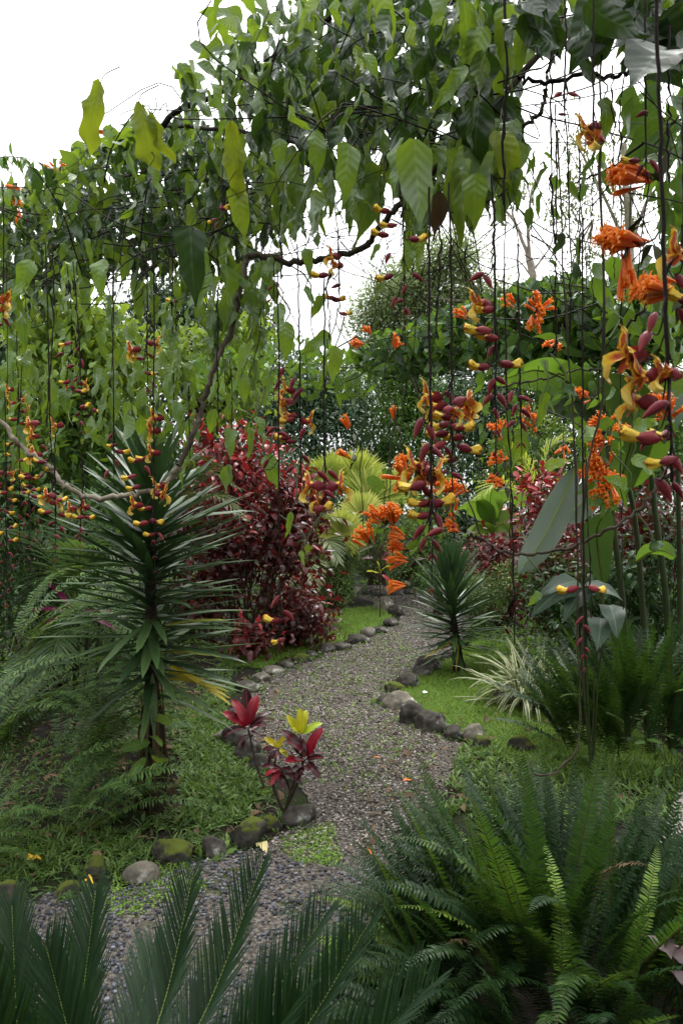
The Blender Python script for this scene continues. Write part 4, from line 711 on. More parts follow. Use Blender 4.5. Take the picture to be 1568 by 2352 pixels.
# ================================================================== ferns
def fspecs(n,rx,ry,tilt,sc,pr,az=(0,6.28)):
    out=[]
    for _ in range(n):
        a=U(*az); o=(math.cos(a)*U(.1,1)*rx,math.sin(a)*U(.1,1)*ry,U(0,.03)); out.append((o,a-PI/2+U(-.5,.5),-U(*tilt),U(-.35,.35),U(*sc),int(rng.choice(pr))))
    return out
PR=[fern_proto(.6,R(86),R(20),50,.043,PIN[0],M['fern'],vee=.1,A=(.05,.55)),fern_proto(.6,R(82),R(45),50,.043,PIN,M['fern'],vee=.2,A=(.15,.7)),fern_proto(.58,R(78),R(85),48,.042,PIN[1],M['fern'],A=(.2,.8),side=.1),
    fern_proto(.62,R(87),R(10),52,.045,PIN[2],M['fern'],vee=.3,A=(.0,.45)),fern_proto(.55,R(80),R(60),44,.04,PIN[0],M['fern'],A=(.85,1)),fern_proto(.6,R(84),R(32),50,.047,PIN[1],M['fern'],vee=.05,A=(.0,.4),jit=.14),fern_proto(.55,R(84),R(70),40,.042,PIN[1],M['dry'],A=(.0,.7),jit=.2),fern_proto(.6,R(85),R(130),46,.046,PIN[1],M['fern'],A=(.3,.85))]
def mound(n,rx,ry,z1,tilt,sc,pr):
    out=[]
    for _ in range(n):
        a=U(0,6.28); q=math.sqrt(U(0,1)); o=(math.cos(a)*q*rx,math.sin(a)*q*ry,z1*(1-q*q)*U(.7,1)+.02); out.append((o,a-PI/2+U(-.6,.6),-U(*tilt)*q-U(0,.08),U(-.35,.35),U(*sc),int(rng.choice(pr))))
    return out
bf=np.array([.72,2.4,0]); big=thing('sword_fern',bf,'big sword fern filling the near right corner beside the path','fern','sword ferns')
sp=mound(62,.43,.42,.3,(.1,.75),(.85,1.1),[0,0,1,1,3,3,5,5,2,4])
sp+=[((math.cos(a)*.4,math.sin(a)*.34,U(.0,.1)),a-PI/2+U(-.3,.3),-U(.4,.9),U(-.3,.3),U(.75,1.0),int(rng.choice([1,2,2,4,5,7]))) for a in U(2.3,5.3,24)]
sp+=mound(4,.4,.4,.3,(.1,.7),(.85,1.0),[6])
sp+=[((-.42,-.05,.06),R(68),-.85,.1,1.1,4),((-.4,.1,.1),R(78),-.6,0,.95,4),((-.38,-.2,.05),R(92),-.95,.1,1.3,4),((-.1,-.3,.25),R(10),-.1,.2,.85,4),((.1,-.25,.28),R(-20),-.1,.3,.8,4),((.42,.2,.1),R(-60),-.45,0,1.2,4),((.4,-.25,.15),R(-110),-.5,0,1.1,7),((-.02,-.3,.2),R(150),-.2,0,.9,7),((.2,-.3,.2),R(-150),-.25,0,.8,7)]
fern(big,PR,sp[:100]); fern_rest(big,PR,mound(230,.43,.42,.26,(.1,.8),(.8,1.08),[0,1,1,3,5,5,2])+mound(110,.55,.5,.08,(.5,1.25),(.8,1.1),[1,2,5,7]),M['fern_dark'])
rf=gnd(1460,1735); rfern=thing('sword_fern',rf,'dark sword fern mass at the right edge behind the lawn','fern','sword ferns')
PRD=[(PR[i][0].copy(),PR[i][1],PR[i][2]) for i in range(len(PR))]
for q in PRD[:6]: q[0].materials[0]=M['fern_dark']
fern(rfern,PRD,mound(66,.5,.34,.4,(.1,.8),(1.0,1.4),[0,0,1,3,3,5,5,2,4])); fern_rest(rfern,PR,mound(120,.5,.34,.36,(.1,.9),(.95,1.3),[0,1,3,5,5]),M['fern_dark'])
rf=gnd(1300,1625); far2=thing('sword_fern',rf+[.25,.2,0],'arching fern between the striped grass and the right ferns','fern','sword ferns')
fern(far2,PR,fspecs(16,.15,.15,(.5,1.1),(.8,1.1),[1,2,4,4],az=(2,4.2)))
# soft drooping ferns on the left
SP=[fern_proto(1.15,R(62),R(95),48,.085,[leaf('lance',.2,4,1,.15,.3,seed=3),leaf('lance',.15,4,1,.15,.6,seed=4)],M['soft_fern'],fwd=.1,A=(.1,.8),jit=.08,rad=.003,stem='rachis'),fern_proto(1.0,R(75),R(120),42,.08,[leaf('lance',.2,4,1,.15,.4,seed=5)],M['soft_fern'],fwd=.1,A=(.2,1),rad=.003,stem='rachis'),fern_proto(.9,R(50),R(80),42,.075,[leaf('lance',.2,4,1,.15,.3,seed=6)],M['soft_fern'],fwd=.15,A=(0,.6),rad=.003,stem='brown_stem')]
def soft(base,n,az,tilt,sc,label):
    t=thing('drooping_fern',base,label,'fern','drooping ferns on the left')
    fern(t,SP,[((G(0,.06),G(0,.06),U(0,.05)),U(*az),-U(*tilt),U(-.3,.3),U(*sc),int(U(0,3))) for _ in range(n)])
    return t
soft(np.array([-1.5,4.25,.12]),20,(R(-130),R(10)),(-.3,.35),(.7,1.0),'drooping fern arching right towards the spiky trunk')
soft(np.array([-1.85,3.85,.3]),20,(R(-140),R(0)),(-.3,.4),(.75,1.05),'drooping fern hanging down at the left edge')
soft(np.array([-2.0,4.6,.75]),18,(R(-140),R(10)),(-.2,.5),(.7,1.0),'upper drooping fern at the left edge under the palm')
soft(np.array([-1.35,3.75,.02]),16,(R(-130),R(30)),(-.2,.5),(.6,.85),'fern spreading over the earth left of the spiky trunk')
soft(np.array([-1.75,3.35,.0]),16,(R(-120),R(40)),(-.3,.4),(.5,.75),'low fern at the left edge before the rock row')
soft(np.array([-1.3,4.9,.1]),16,(R(-120),R(120)),(0,.6),(.4,.65),'short fern in the shade behind the drooping ferns')
# blue grey cycad seedlings behind the spiky tree
def cyc(name,base,fr,npair,pl,label,mat='cycad',A=(.1,.7),vee=.65,trunk=None,wid=1):
    t=thing(name,base,label,'cycad','cycads')
    if trunk:
        mb=MB(); mb.tube([base-[0,0,.02],base+[0,0,trunk]],[.11,.09],12); mb.obj('trunk',M['bark_dark'],t)
    for k,path in enumerate(fr):
        mb=MB(); P=pinnate(mb,path,npair,lambda q:pl*np.interp(q,[0,.15,.5,.85,1],[.5,.85,1,.8,.35]),wid,.85,vee,NEED,start=.1,A=A,fwd_end=1.1,jit=.03,upv=(0,-.35,1))
        f=mb.obj('frond',M[mat],t); ms=MB(); ms.tube(P[::6],np.linspace(.0055,.002,14),6,A=.4); ms.obj('midrib',M['rachis'],f)
cb=np.array([-.30,1.42,.0])
def cf(p0,p1,p2,d0,d1,d2): return [at(*p0,d0),at(*p1,d1),at(*p2,d2)]
fr=[cf((270,2660),(470,2330),(604,1982),1.42,1.72,2.0),cf((220,2650),(370,2330),(446,2000),1.42,1.8,2.1),cf((320,2660),(570,2370),(757,2088),1.42,1.68,1.92),cf((370,2690),(660,2420),(850,2118),1.4,1.55,1.72),cf((130,2640),(185,2330),(222,2040),1.45,1.7,1.95),cf((60,2640),(40,2350),(28,2075),1.42,1.55,1.75),cf((200,2650),(310,2360),(352,2170),1.45,1.85,2.2),cf((430,2720),(760,2480),(1000,2255),1.38,1.46,1.55),cf((150,2680),(20,2450),(-70,2200),1.42,1.4,1.42),cf((230,2680),(170,2420),(105,2170),1.42,1.5,1.62),cf((380,2700),(560,2480),(690,2290),1.4,1.44,1.5)]
cyc('cycad',cb,fr,66,.165,'near cycad with stiff dark feather fronds in the bottom left corner',trunk=.3)
g=gnd(250,1600); cyc('cycad',g+[-.1,.4,0],[[g+[-.1,.4,0],g+[-.2+.1*k,.3,.35],g+[-.4+.28*k,.1,.2+.05*(k%2)]] for k in range(6)],40,.1,'blue grey cycad in the shade left of the spiky trunk',mat='grey_palm',A=(0,.4))
g=gnd(520,1680); cyc('cycad',g+[-.3,.2,0],[[g+[-.3,.2,0],g+[.0,.1,.22],g+[.25,.05,.3]],[g+[-.3,.2,0],g+[-.05,0,.1],g+[.15,-.1,.1]]],46,.09,'dark low cycad fronds right of the spiky trunk')
# ================================================================== crotons
def crot(name,base,hubs,label):
    t=thing(name,base,label,'shrub','crotons by the path'); ms=MB()
    for hb,_ in hubs: ms.tube(smooth([base,(base*.4+hb*.6)*[1,1,1]+[G(0,.02),0,-.03],hb],12),np.linspace(.009,.005,12),6)
    ms.obj('stem',M['stem_brown'],t)
    i=0
    for hb,lv in hubs:
        for q in range(5):
            a=U(0,6.28); D=np.array([math.cos(a),math.sin(a),U(-.5,.45)]); mb=MB(); mb.inst(CL[q%3],[hb-[0,0,U(.0,.07)]],[D],[[0,-.4,1]],[U(.085,.125)],[U(0,.42)]); mb.obj('leaf',M['croton_red'],t)
        for (x1,y1,dd,mt,A_) in lv:
            d=hb[1]; e=at(x1,y1,d+dd); i+=1; D=e-hb; mb=MB(); Ln=np.linalg.norm(D); a0=hb+D*.1
            mb.inst(CL[i%3],[a0],[D],[[0,-.75,1]],[Ln],[A_]); mb.obj('leaf',M[mt],t)
cbA=gnd(622,1835); d=cbA[1]+.25; h1=at(570,1672,d)
crot('croton',gnd(612,1822),[(h1,[(580,1600,-.02,'croton_red',.62),(566,1588,.06,'croton_red',.1),(524,1632,-.05,'croton_red',.95),(548,1612,-.06,'croton_red',.75),(606,1648,-.06,'croton_red',.05),(610,1632,.05,'croton_red',.2),(520,1672,-.1,'croton_red',.1),(555,1625,.02,'croton_red',.6),(600,1655,-.12,'croton_red',.15)])],'croton with a bright red leaf cluster on one thin stem')
b=gnd(652,1868); d=b[1]; h1=at(690,1690,d); h2=at(645,1765,d-.04); h3=at(700,1745,d-.03); h4=at(640,1720,d)
crot('croton',b,[(h1,[(698,1632,0,'croton_yellow',.6),(662,1645,.02,'croton_yellow',.5),(733,1655,.02,'croton_yellow',.95),(688,1640,-.06,'croton_yellow',.45),(675,1672,-.08,'croton_yellow',.7)]),(h3,[(726,1678,-.05,'croton_red',.7),(672,1680,-.08,'croton_red',.2),(738,1738,-.08,'croton_red',.05),(730,1775,-.1,'croton_red',.1),(690,1700,-.1,'croton_red',.45),(660,1745,-.1,'croton_red',.6),(742,1720,.06,'croton_red',.1)]),(h4,[(648,1690,-.03,'croton_yellow',.1),(632,1700,.02,'croton_yellow',.2),(605,1715,.0,'croton_red',.3),(612,1745,-.05,'croton_red',.05),(660,1735,-.06,'croton_yellow',.4),(610,1690,.04,'croton_yellow',.15)]),(h2,[(612,1770,-.06,'croton_red',.9),(622,1800,-.06,'croton_red',.7),(690,1790,-.05,'croton_red',.15),(605,1750,-.02,'croton_red',.2),(668,1770,-.1,'croton_red',.05)])],'croton with yellow and dark red leaves at the path edge')
# ================================================================== striped grass, ground leaves
g=gnd(1215,1622); st=thing('striped_grass',g,'clump of cream striped arching grass on the right lawn','grass plant')
n=150; a=U(0,6.28,n); el=np.clip(np.abs(G(.95,.3,n)),.35,1.5); D=np.stack([np.cos(a)*np.cos(el),np.sin(a)*np.cos(el),np.sin(el)],-1); mb=MB()
choose(mb,[leaf('sword',.055,10,2,.35,c,0,tw,100+i) for i,(c,tw) in enumerate(((1.0,.2),(1.7,-.3),(.5,.1),(2.2,.4)))],g+np.stack([G(0,.09,n),G(0,.09,n),np.zeros(n)],-1),D,np.tile([0,0,1.0],(n,1))+D*.2,U(.45,.78,n),U(0,1,n)); mb.obj('blades',M['striped'],st)
def ros2(name,px,py,n,L,mt,label,cat,tpls=CL,up=.5,z=0.1,A=(0,1),h=.15,group=None):
    g=gnd(px,py); t=thing(name,g,label,cat,group)
    ms=MB()
    for k in range(n):
        a=U(0,6.28); hb=g+[math.cos(a)*h*U(.2,.9),math.sin(a)*h*U(.2,.9),z+U(0,h*1.5)]; ms.tube(smooth([g,(g+hb)/2,hb],6),.0022,4)
        mb=MB(); mb.inst(tpls[k%len(tpls)],[hb],[(math.cos(a),math.sin(a),up*U(-.5,1))],[[G(0,.2),-.4,1]],[L*U(.75,1.15)],[U(*A)]); mb.obj('leaf',M[mt],t)
    ms.obj('stem',M['string_green'],t)
ros2('leafy_plant',1500,1735,16,.11,'mid_leaf','broad leaved low plant before the right fern mass','plant',z=.1)
ros2('leafy_plant',1535,1790,10,.1,'mid_leaf','smaller low plant at the right edge above the paving','plant',z=.05)
ros2('leafy_plant',500,1860,9,.09,'weed','small leafy seedling in the grass beside the spiky trunk','plant',z=.02,h=.06)
ros2('leafy_plant',230,1870,8,.07,'mid_leaf','little leafy seedling among the left ferns','plant',z=.05,h=.08)
ros2('leafy_plant',605,1592,6,.07,'bright_leaf','bright seedling growing between the left kerb stones','plant',z=.03,h=.05)
g=np.array([1.02,2.15,.28]); t=thing('caladium',g*[1,1,0],'pale pink and white leaved plant right of the big fern','plant')
for x,y,L_ in ((1550,2170,.13),(1510,2150,.1),(1565,2230,.12)):
    e=at(x,y,2.1); mb=MB(); mb.inst(HL[0],[e],[(G(0,.4),-1,.1)],[[0,-.3,1]],[L_],[U(0,1)]); mb.obj('leaf',M['caladium'],t)
mb=MB(); mb.tube(smooth([g*[1,1,0],at(1540,2180,2.15)],8),.003,4); mb.obj('stem',M['string_green'],t)
# ================================================================== bananas
def ribbon(path,width,seed,m=6,n=40,fold=.35,rip=.0,side=None,tear=()):
    P=smooth(path,n); T=nrm(np.gradient(P,axis=0)); r=np.random.default_rng(seed)
    sd=np.broadcast_to(np.asarray(side,float),T.shape) if side is not None else np.cross(T,[0,0,1.0])
    sd=nrm(sd-T*(sd*T).sum(-1,keepdims=True)); N=np.cross(sd,T); t=np.linspace(0,1,n); w=width/2*np.interp(t,ST,SH['ellip'])
    u=np.linspace(-1,1,2*m+1); q=np.abs(u)
    ph=r.uniform(0,6,4); off=w[:,None]*(u[None]*np.cos(fold*q)[None]); ht=w[:,None]*(q*math.sin(fold))[None]+rip*q[None]**2*width*np.sin(t[:,None]*r.uniform(9,14)+np.where(u>0,ph[0],ph[1])[None])
    X=P[:,None]+off[...,None]*sd[:,None]+ht[...,None]*N[:,None]
    return X
def banana(name,base,canes,leaves,label,mats=None):
    t=thing(name,base,label,'banana plant','banana plants')
    for pts,r,d in canes:
        mb=MB(); mb.tube(smooth([at(x,y,d) for x,y in pts],16),np.linspace(r,r*.7,16),10); mb.obj('cane',M['cane'],t)
    for i,(pts,ds,w_,mt,side,A_,tears) in enumerate(leaves):
        path=[at(x,y,d) for (x,y),d in zip(pts,ds)]; mb=MB(); X=ribbon(path,w_,i+len(leaves)*7,side=side,rip=.05)
        n,mm=X.shape[:2]; mid=mm//2
        cuts=sorted([0]+[int(c*n) for c in tears]+[n-1])
        for hs in (0,1):
            xs=X[:,:mid+1] if hs==0 else X[:,mid:]
            mb.grid(xs if not tears or hs==0 else xs,A=A_)
        # halves get their own u range so that the midrib runs down the middle
        mb.UV[0][:,0]*=.5; mb.UV[1][:,0]=.5+.5*mb.UV[1][:,0]
        lf=mb.obj('leaf',M[mt],t); ms=MB(); ms.tube(X[::4,mid],np.linspace(.009,.003,len(X[::4])),6,A=.6); ms.obj('midrib',M['rachis'],lf)
banana('banana_plant',np.array([(1450-CX)/FD*5,5,0]),[([(1440,1700),(1430,1400),(1405,1180),(1400,1000)],.024,5.2),([(1485,1700),(1475,1400),(1450,1150),(1400,1010)],.022,5.3),([(1540,1720),(1530,1400),(1500,1150),(1490,1000)],.024,5.1),([(1560,1700),(1560,1350),(1555,1050)],.022,5.3),([(1390,1690),(1385,1450),(1370,1250)],.02,5.4)],
 [([(1322,1075),(1290,1150),(1245,1240),(1188,1318)],(4.6,4.45,4.3,4.2),.19,'banana_grey',(.85,-.25,-.5),.5,()),
  ([(1395,1090),(1340,1150),(1290,1200)],(4.75,4.7,4.6),.2,'banana_grey',(.6,-.3,-.75),.2,()),
  ([(1400,1010),(1425,960),(1440,920),(1380,860)],(4.4,4.2,4.0,3.9),.26,'banana',(1,-.3,.8),.3,()),
  ([(1400,1000),(1330,900),(1240,850),(1130,880)],(4.6,4.3,4.0,3.8),.24,'banana',(.3,-.9,.9),.2,()),
  ([(1400,1000),(1340,930),(1270,920),(1220,960)],(4.5,4.2,4.0,3.8),.2,'banana_grey',(.5,-.9,.7),.8,()),
  ([(1410,1150),(1440,1050),(1455,980),(1440,930)],(4.4,4.2,4.0,3.9),.22,'banana',(1,-.5,.1),.5,()),
  ([(1450,1120),(1490,1030),(1510,970),(1500,930)],(4.4,4.2,4.0,3.9),.2,'banana',(1,-.6,.1),.2,()),
  ([(1500,1040),(1530,960),(1560,900),(1590,860)],(5.0,5,5,5),.25,'banana_grey',(1,-.5,.6),.3,()),
  ([(1385,1340),(1370,1240),(1375,1200),(1400,1170)],(5.0,4.9,4.8,4.7),.22,'dark_leaf',(1,-.4,.1),.3,()),
  ([(1460,1290),(1490,1270),(1520,1265),(1550,1280)],(4.6,4.55,4.5,4.4),.14,'banana',(.1,-.8,.6),0,())],'tall banana clump with a grey green drooping leaf at the right')
banana('banana_plant',np.array([(1130-CX)/FD*10.5,10.5,0]),[([(1130,1440),(1130,1200)],.05,10.5)],[([(1130,1210),(1110,1170),(1080,1150),(1050,1170)],(10.5,10.4,10.3,10.2),.4,'banana',(.5,-.8,.7),.8,()),([(1130,1210),(1150,1160),(1180,1145),(1210,1160)],(10.5,10.4,10.3,10.2),.38,'banana',(.5,-.8,.7),.9,()),([(1130,1210),(1125,1150),(1130,1120)],(10.5,10.3,10.2),.4,'banana',(1,-.4,.1),.6,()),([(1130,1220),(1160,1200),(1200,1220)],(10.4,10.2,10.1),.36,'banana',(.5,-.8,.7),1,()),([(1130,1220),(1090,1205),(1060,1230)],(10.4,10.2,10.1),.36,'banana',(.5,-.8,.7),1,())],'far pale broad leaved clump behind the small spiky crown')
pb=np.array([(1360-CX)/FD*4.5,4.5,0]); t=thing('philodendron',pb,'grey green broad leaves behind the lowest yellow buds at the right','plant')
ms=MB()
for a,b,W_,A_ in (((1320,1340),(1235,1378),.4,.2),((1325,1335),(1250,1340),.3,.7),((1345,1340),(1420,1355),.35,.5),((1340,1350),(1300,1400),.35,.3),((1400,1390),(1420,1440),.5,.2),((1380,1420),(1375,1470),.5,.6)):
    p,q=at(*a,4.4),at(*b,4.2); mb=MB(); mb.inst(leaf('heart',W_+.1,8,2,.2,.5,.05,seed=int(a[0])),[p],[q-p],[[0,-.6,1]],[np.linalg.norm(q-p)*1.15],[A_]); mb.obj('leaf',M['philo'],t); ms.tube(smooth([pb,(pb+p)/2+[0,.05,.1],p],8),.006,5)
ms.obj('stem',M['cane'],t)
# ================================================================== the flowering vine overhead
vine=thing('flowering_vine',(-2.1,4.5,0),'big climbing vine arching over the path with long drooping leaves','vine')
def canopy(name,poly,n,dfun,size,tpls,mat,hang=(.38,1.0),dj=.22,A=(0,.8),out=(0,0,0),sj=.3,parent=None):
    p=sample(poly,n); d=np.array([dfun(x,y) for x,y in p])+G(0,dj,n); P=atv(p,d)
    D=np.stack([G(out[0],hang[0],n),G(out[1],hang[0],n),G(out[2]-hang[1],.3,n)],-1); a=U(0,6.28,n)
    UPV=np.stack([np.cos(a),np.sin(a)-.35,np.full(n,.5)],-1); mb=MB(); Ls=size*np.exp(G(0,sj,n)).clip(.5,1.5)
    P=P-nrm(D)*Ls[:,None]*.5
    choose(mb,tpls,P,D,UPV,Ls,np.clip(U(*A,n)**1.0,0,1)); return mb.obj(name,mat,parent or vine),P
lin=lambda x0,d0,x1,d1: (lambda x,y: d0+(d1-d0)*min(1,max(0,(x-x0)/(x1-x0))))
F1=[(-60,470),(30,440),(100,415),(150,375),(200,335),(260,300),(340,290),(430,270),(520,290),(600,350),(640,420),(660,520),(600,560),(560,620),(470,640),(400,660),(330,640),(200,650),(100,720),(-60,760)]
F2=[(385,215),(450,170),(520,120),(600,60),(660,10),(800,-60),(1190,-60),(1180,150),(1190,300),(1175,400),(1110,400),(1030,380),(960,400),(900,380),(850,360),(790,380),(740,400),(690,360),(620,360),(560,300),(480,260)]
F3=[(1150,-60),(1640,-60),(1640,120),(1480,150),(1400,110),(1340,130),(1260,90),(1190,120)]
dl_=lin(0,4.4,1150,2.3)
canopy('foliage',F1,310,dl_,.132,VL,M['vine'],A=(.05,1.0))
canopy('foliage',F1,210,dl_,.132,VL,M['vine_shaded'],A=(.05,1.0))
canopy('foliage',F1,360,lambda x,y:dl_(x,y)+.35,.14,VL,M['vine_shaded'],A=(0,.5))
F1b=[(20,520),(120,430),(260,340),(360,300),(500,300),(600,400),(600,500),(520,560),(400,590),(200,600),(60,680)]
canopy('foliage',F1b,300,lambda x,y:dl_(x,y)+.75,.17,VL,M['vine_shaded'],A=(0,.3),hang=(.5,.8))
canopy('foliage',[(560,200),(700,40),(1150,0),(1150,280),(900,300),(700,300)],110,lambda x,y:lin(380,3.9,1150,3.1)(x,y),.19,VL,M['vine_shaded'],A=(0,.3),hang=(.5,.8))
canopy('foliage',[(-60,440),(60,425),(120,450),(90,640),(-60,720)],110,lambda x,y:4.6,.15,VL,M['vine'],A=(.05,.7))
canopy('foliage',F2,165,lin(380,3.1,1150,2.2),.14,VL,M['vine'],A=(0,.95),hang=(.4,1.0))
canopy('foliage',F2,135,lin(380,3.1,1150,2.2),.14,VL,M['vine_shaded'],A=(0,.95),hang=(.4,1.0))
canopy('foliage',F2,240,lambda x,y:lin(380,3.5,1150,2.7)(x,y),.17,VL,M['vine_shaded'],A=(0,.5),hang=(.25,1.0))
canopy('foliage',F3,60,lin(1150,2.0,1568,1.7),.14,VL[:3]+HL,M['vine_shaded'],A=(0,.25),hang=(.5,.6),dj=.15)
canopy('foliage',F3,80,lin(1150,2.5,1568,2.3),.15,VL,M['vine'],A=(0,.4),hang=(.4,.8),dj=.15)
canopy('foliage',[(600,360),(860,370),(880,470),(860,520),(780,500),(700,520),(640,560),(600,480)],70,lin(600,2.8,900,2.4),.15,VL,M['vine'],A=(.1,.7),hang=(.22,1.1))
canopy('foliage',[(880,390),(1190,380),(1180,450),(1080,510),(1020,480),(960,520),(900,480)],46,lin(880,2.4,1180,2.1),.16,VL,M['vine'],A=(.2,.95),hang=(.2,1.2))
canopy('foliage',[(380,190),(430,120),(480,40),(560,-10),(640,10),(560,110),(470,180)],30,lin(380,3.2,640,2.8),.13,SL+VL[:2],M['vine'],A=(0,.3),hang=(.5,.3),out=(-.3,0,.1))
canopy('foliage',[(40,430),(110,385),(190,330),(270,290),(340,260),(345,300),(260,340),(150,410)],60,lin(0,4.4,400,3.6),.12,SL+VL[:3],M['vine'],A=(.1,.6),hang=(.6,.3),out=(-.3,-.2,.2))
canopy('foliage',[(395,640),(640,560),(620,700),(590,760),(480,720),(420,760)],34,lin(380,3.1,640,2.6),.16,VL,M['vine'],A=(0,.7),hang=(.2,1.1))
canopy('foliage',[(-40,640),(330,620),(420,700),(400,900),(300,960),(200,880),(-40,900)],62,lin(0,3.7,420,3.3),.15,VL,M['vine'],A=(.1,.9),hang=(.25,1.1))
canopy('foliage',[(-40,880),(250,880),(520,860),(540,1000),(300,1010),(100,1080),(-40,1080)],50,lin(0,3.4,520,3.0),.12,VL+SL,M['vine'],A=(.1,.8),hang=(.3,1.0))
# the same vine carried on overhead, unseen, added to shade the foreground
n=2400; yy=U(-2.2,2.1,n); zz=np.maximum(2.55,1.85+.78*yy)+U(0,.7,n); xx=U(-2.0,2.8,n); D=np.stack([G(0,.5,n),G(0,.5,n),-np.ones(n)],-1); a=U(0,6.28,n)
mb=MB(); choose(mb,VL,np.stack([xx,yy,zz],-1),D,np.stack([np.cos(a),np.sin(a),np.full(n,.4)],-1),U(.12,.2,n),U(0,.5,n)); mb.obj('foliage',M['vine_shaded'],vine)
def twigs(poly,n,dfun,L,r,mat,hang=0.5,name='stem'):
    mb=MB(); p=sample(poly,n)
    for x,y in p:
        d=dfun(x,y)+G(0,.15); a=at(x,y,d); v=np.array([G(0,1),G(0,.5),min(.12,G(-hang*.4,.6))]); v=v/np.linalg.norm(v)*L*U(.4,1.3)
        w1,w2=G(0,.13*L,3),G(0,.16*L,3); mb.tube(smooth([a,a+v*.3+w1*.5,a+v*.6+w1+w2*.3,a+v*.85+w2-np.array([0,0,.2*L*hang]),a+v*.95+w2*1.3-np.array([0,0,.45*L*hang])],16),np.linspace(r,r*.5,16),4)
    return mb.obj(name,mat,parent=vine)
F1i=[(60,520),(200,420),(330,340),(500,320),(620,440),(560,600),(330,620),(100,680)]; F2i=[(520,230),(680,80),(1150,20),(1150,330),(900,350),(600,330)]
twigs(F1i,60,dl_,.7,.004,M['string']); twigs(F2i,60,lin(380,3.0,1150,2.3),.6,.003,M['string']); twigs(F1i,36,dl_,.55,.0028,M['string_green'])
twigs([(560,420),(1180,380),(1200,520),(1050,520),(860,520),(700,620),(600,640)],60,lin(560,2.7,1150,2.2),.4,.0018,M['string'],hang=1)
twigs([(1200,160),(1540,160),(1540,480),(1280,420)],11,lin(1180,2.1,1568,1.9),.4,.002,M['string'],hang=1)
def woody(name,pts,r0,r1,mat,jit=.004):
    P=smooth([at(x,y,d) for x,y,d in pts],max(20,7*len(pts)),jit); mb=MB(); n=len(P); rr=np.linspace(r0,r1,n)*(1+.05*np.sin(np.arange(n)*.9)+U(-.07,.07,n)); mb.tube(P,rr,8); return mb.obj(name,mat,vine)
woody('branch',[(565,588,2.6),(548,690,2.58),(524,770,2.55),(490,850,2.5),(465,930,2.5),(445,1000,2.45),(410,1070,2.4)],.0105,.009,M['bark_vine'])
woody('branch',[(410,1070,2.4),(375,1112,2.4),(320,1135,2.4),(250,1143,2.4),(185,1136,2.4),(140,1108,2.4),(110,1068,2.4),(60,1035,2.4),(15,985,2.4),(-60,900,2.5)],.009,.0075,M['bark_pale'])
woody('branch',[(555,592,2.62),(600,588,2.6),(690,602,2.6),(760,590,2.55),(835,568,2.5),(885,505,2.4),(960,430,2.4),(1040,345,2.35),(1110,270,2.3),(1180,190,2.3),(1290,60,2.3)],.012,.009,M['bark_vine'])
woody('branch',[(360,290,3.3),(430,245,3.25),(520,205,3.2),(600,150,3.1),(660,105,3.0),(760,40,2.9)],.013,.011,M['string'])
woody('branch',[(215,350,4.1),(300,310,3.9),(400,290,3.6),(540,300,3.3),(700,330,3.0)],.011,.008,M['string'])
woody('branch',[(1175,297,2.1),(1215,280,2.1),(1245,250,2.1),(1255,190,2.1),(1275,100,2.1),(1300,20,2.1)],.006,.005,M['bark_vine'])
woody('branch',[(1190,180,1.95),(1260,190,1.95),(1340,170,1.95),(1400,180,1.95),(1460,150,1.9),(1520,70,1.9),(1580,-30,1.9)],.006,.006,M['string'])
woody('branch',[(1620,1040,2.0),(1530,1095,2.0),(1470,1165,2.0),(1380,1225,2.0),(1290,1262,2.0),(1190,1275,2.0),(1120,1250,2.0),(1080,1225,2.0)],.0055,.0035,M['bark_vine'])
woody('branch',[(1620,250,2.2),(1500,310,2.2),(1400,385,2.2),(1320,420,2.2)],.005,.003,M['string'])
woody('branch',[(1620,360,2.0),(1560,560,2.0),(1500,680,2.0),(1430,760,2.0)],.005,.004,M['string'])
woody('branch',[(940,860,2.2),(1000,1010,2.2),(1060,1110,2.2),(1105,1235,2.2)],.003,.002,M['bark_vine'],.001)
woody('branch',[(1150,890,2.4),(1240,870,2.4),(1330,850,2.4),(1400,855,2.4)],.0035,.0025,M['bark_vine'])
# hanging strings
def hstring(x,y0,y1,d,r=.0022,dx=0,mat='string',pts=None):
    P=smooth([at(*q,d) for q in pts] if pts else [at(x,y0,d),at(x+dx*.3+G(0,3),y0*.6+y1*.4,d),at(x+dx*.8+G(0,3),y0*.3+y1*.7,d),at(x+dx,y1,d)],26,.002)
    rr=r*U(.55,1.1)*(1+.15*np.sin(np.arange(26)*.5+U(0,6))); rr[::4]*=1.5; mb=MB(); mb.tube(P,rr,5); return mb.obj('hanging_string',M[mat],vine)
for a in [(122,560,980,2.7,.003,-14),(178,600,800,3.0,.003),(262,560,1010,2.8),(500,690,1000,2.4),(405,690,760,2.6),(15,600,1120,2.9),
  (645,470,640,2.3),(632,720,1010,2.2,.0015),(610,500,600,2.5,.0015),(700,470,560,2.4,.0015),(752,640,800,1.7),(815,330,470,2.3,.0015),(870,250,480,2.2,.0015),(930,220,480,2.1,.002),(1005,520,780,1.6),(1060,420,560,2.0,.0015),
  (1128,430,620,1.7),(1160,-20,470,1.9,.0035,-3),(1157,460,1480,1.9,.003,24),(1262,100,560,2.0,.0025,10),(1275,240,820,1.9),(1296,180,760,1.9,.0025,12),(1330,220,640,1.9),(1362,340,700,1.8,.002),(1405,150,480,1.7),(1422,230,700,1.7,.0025,4),(1535,60,420,1.6),(1410,450,640,1.8,.0015),(1345,1000,1420,2.1,.002,12),(1180,930,1240,2.2,.0015,-10),(1425,700,1400,2.3,.002,5)]: hstring(*a)
hstring(0,0,0,1.75,.0034,pts=[(1385,-20),(1378,300),(1383,620),(1387,880),(1368,990),(1346,1090),(1335,1250),(1340,1400),(1332,1560)],mat='bark_vine')
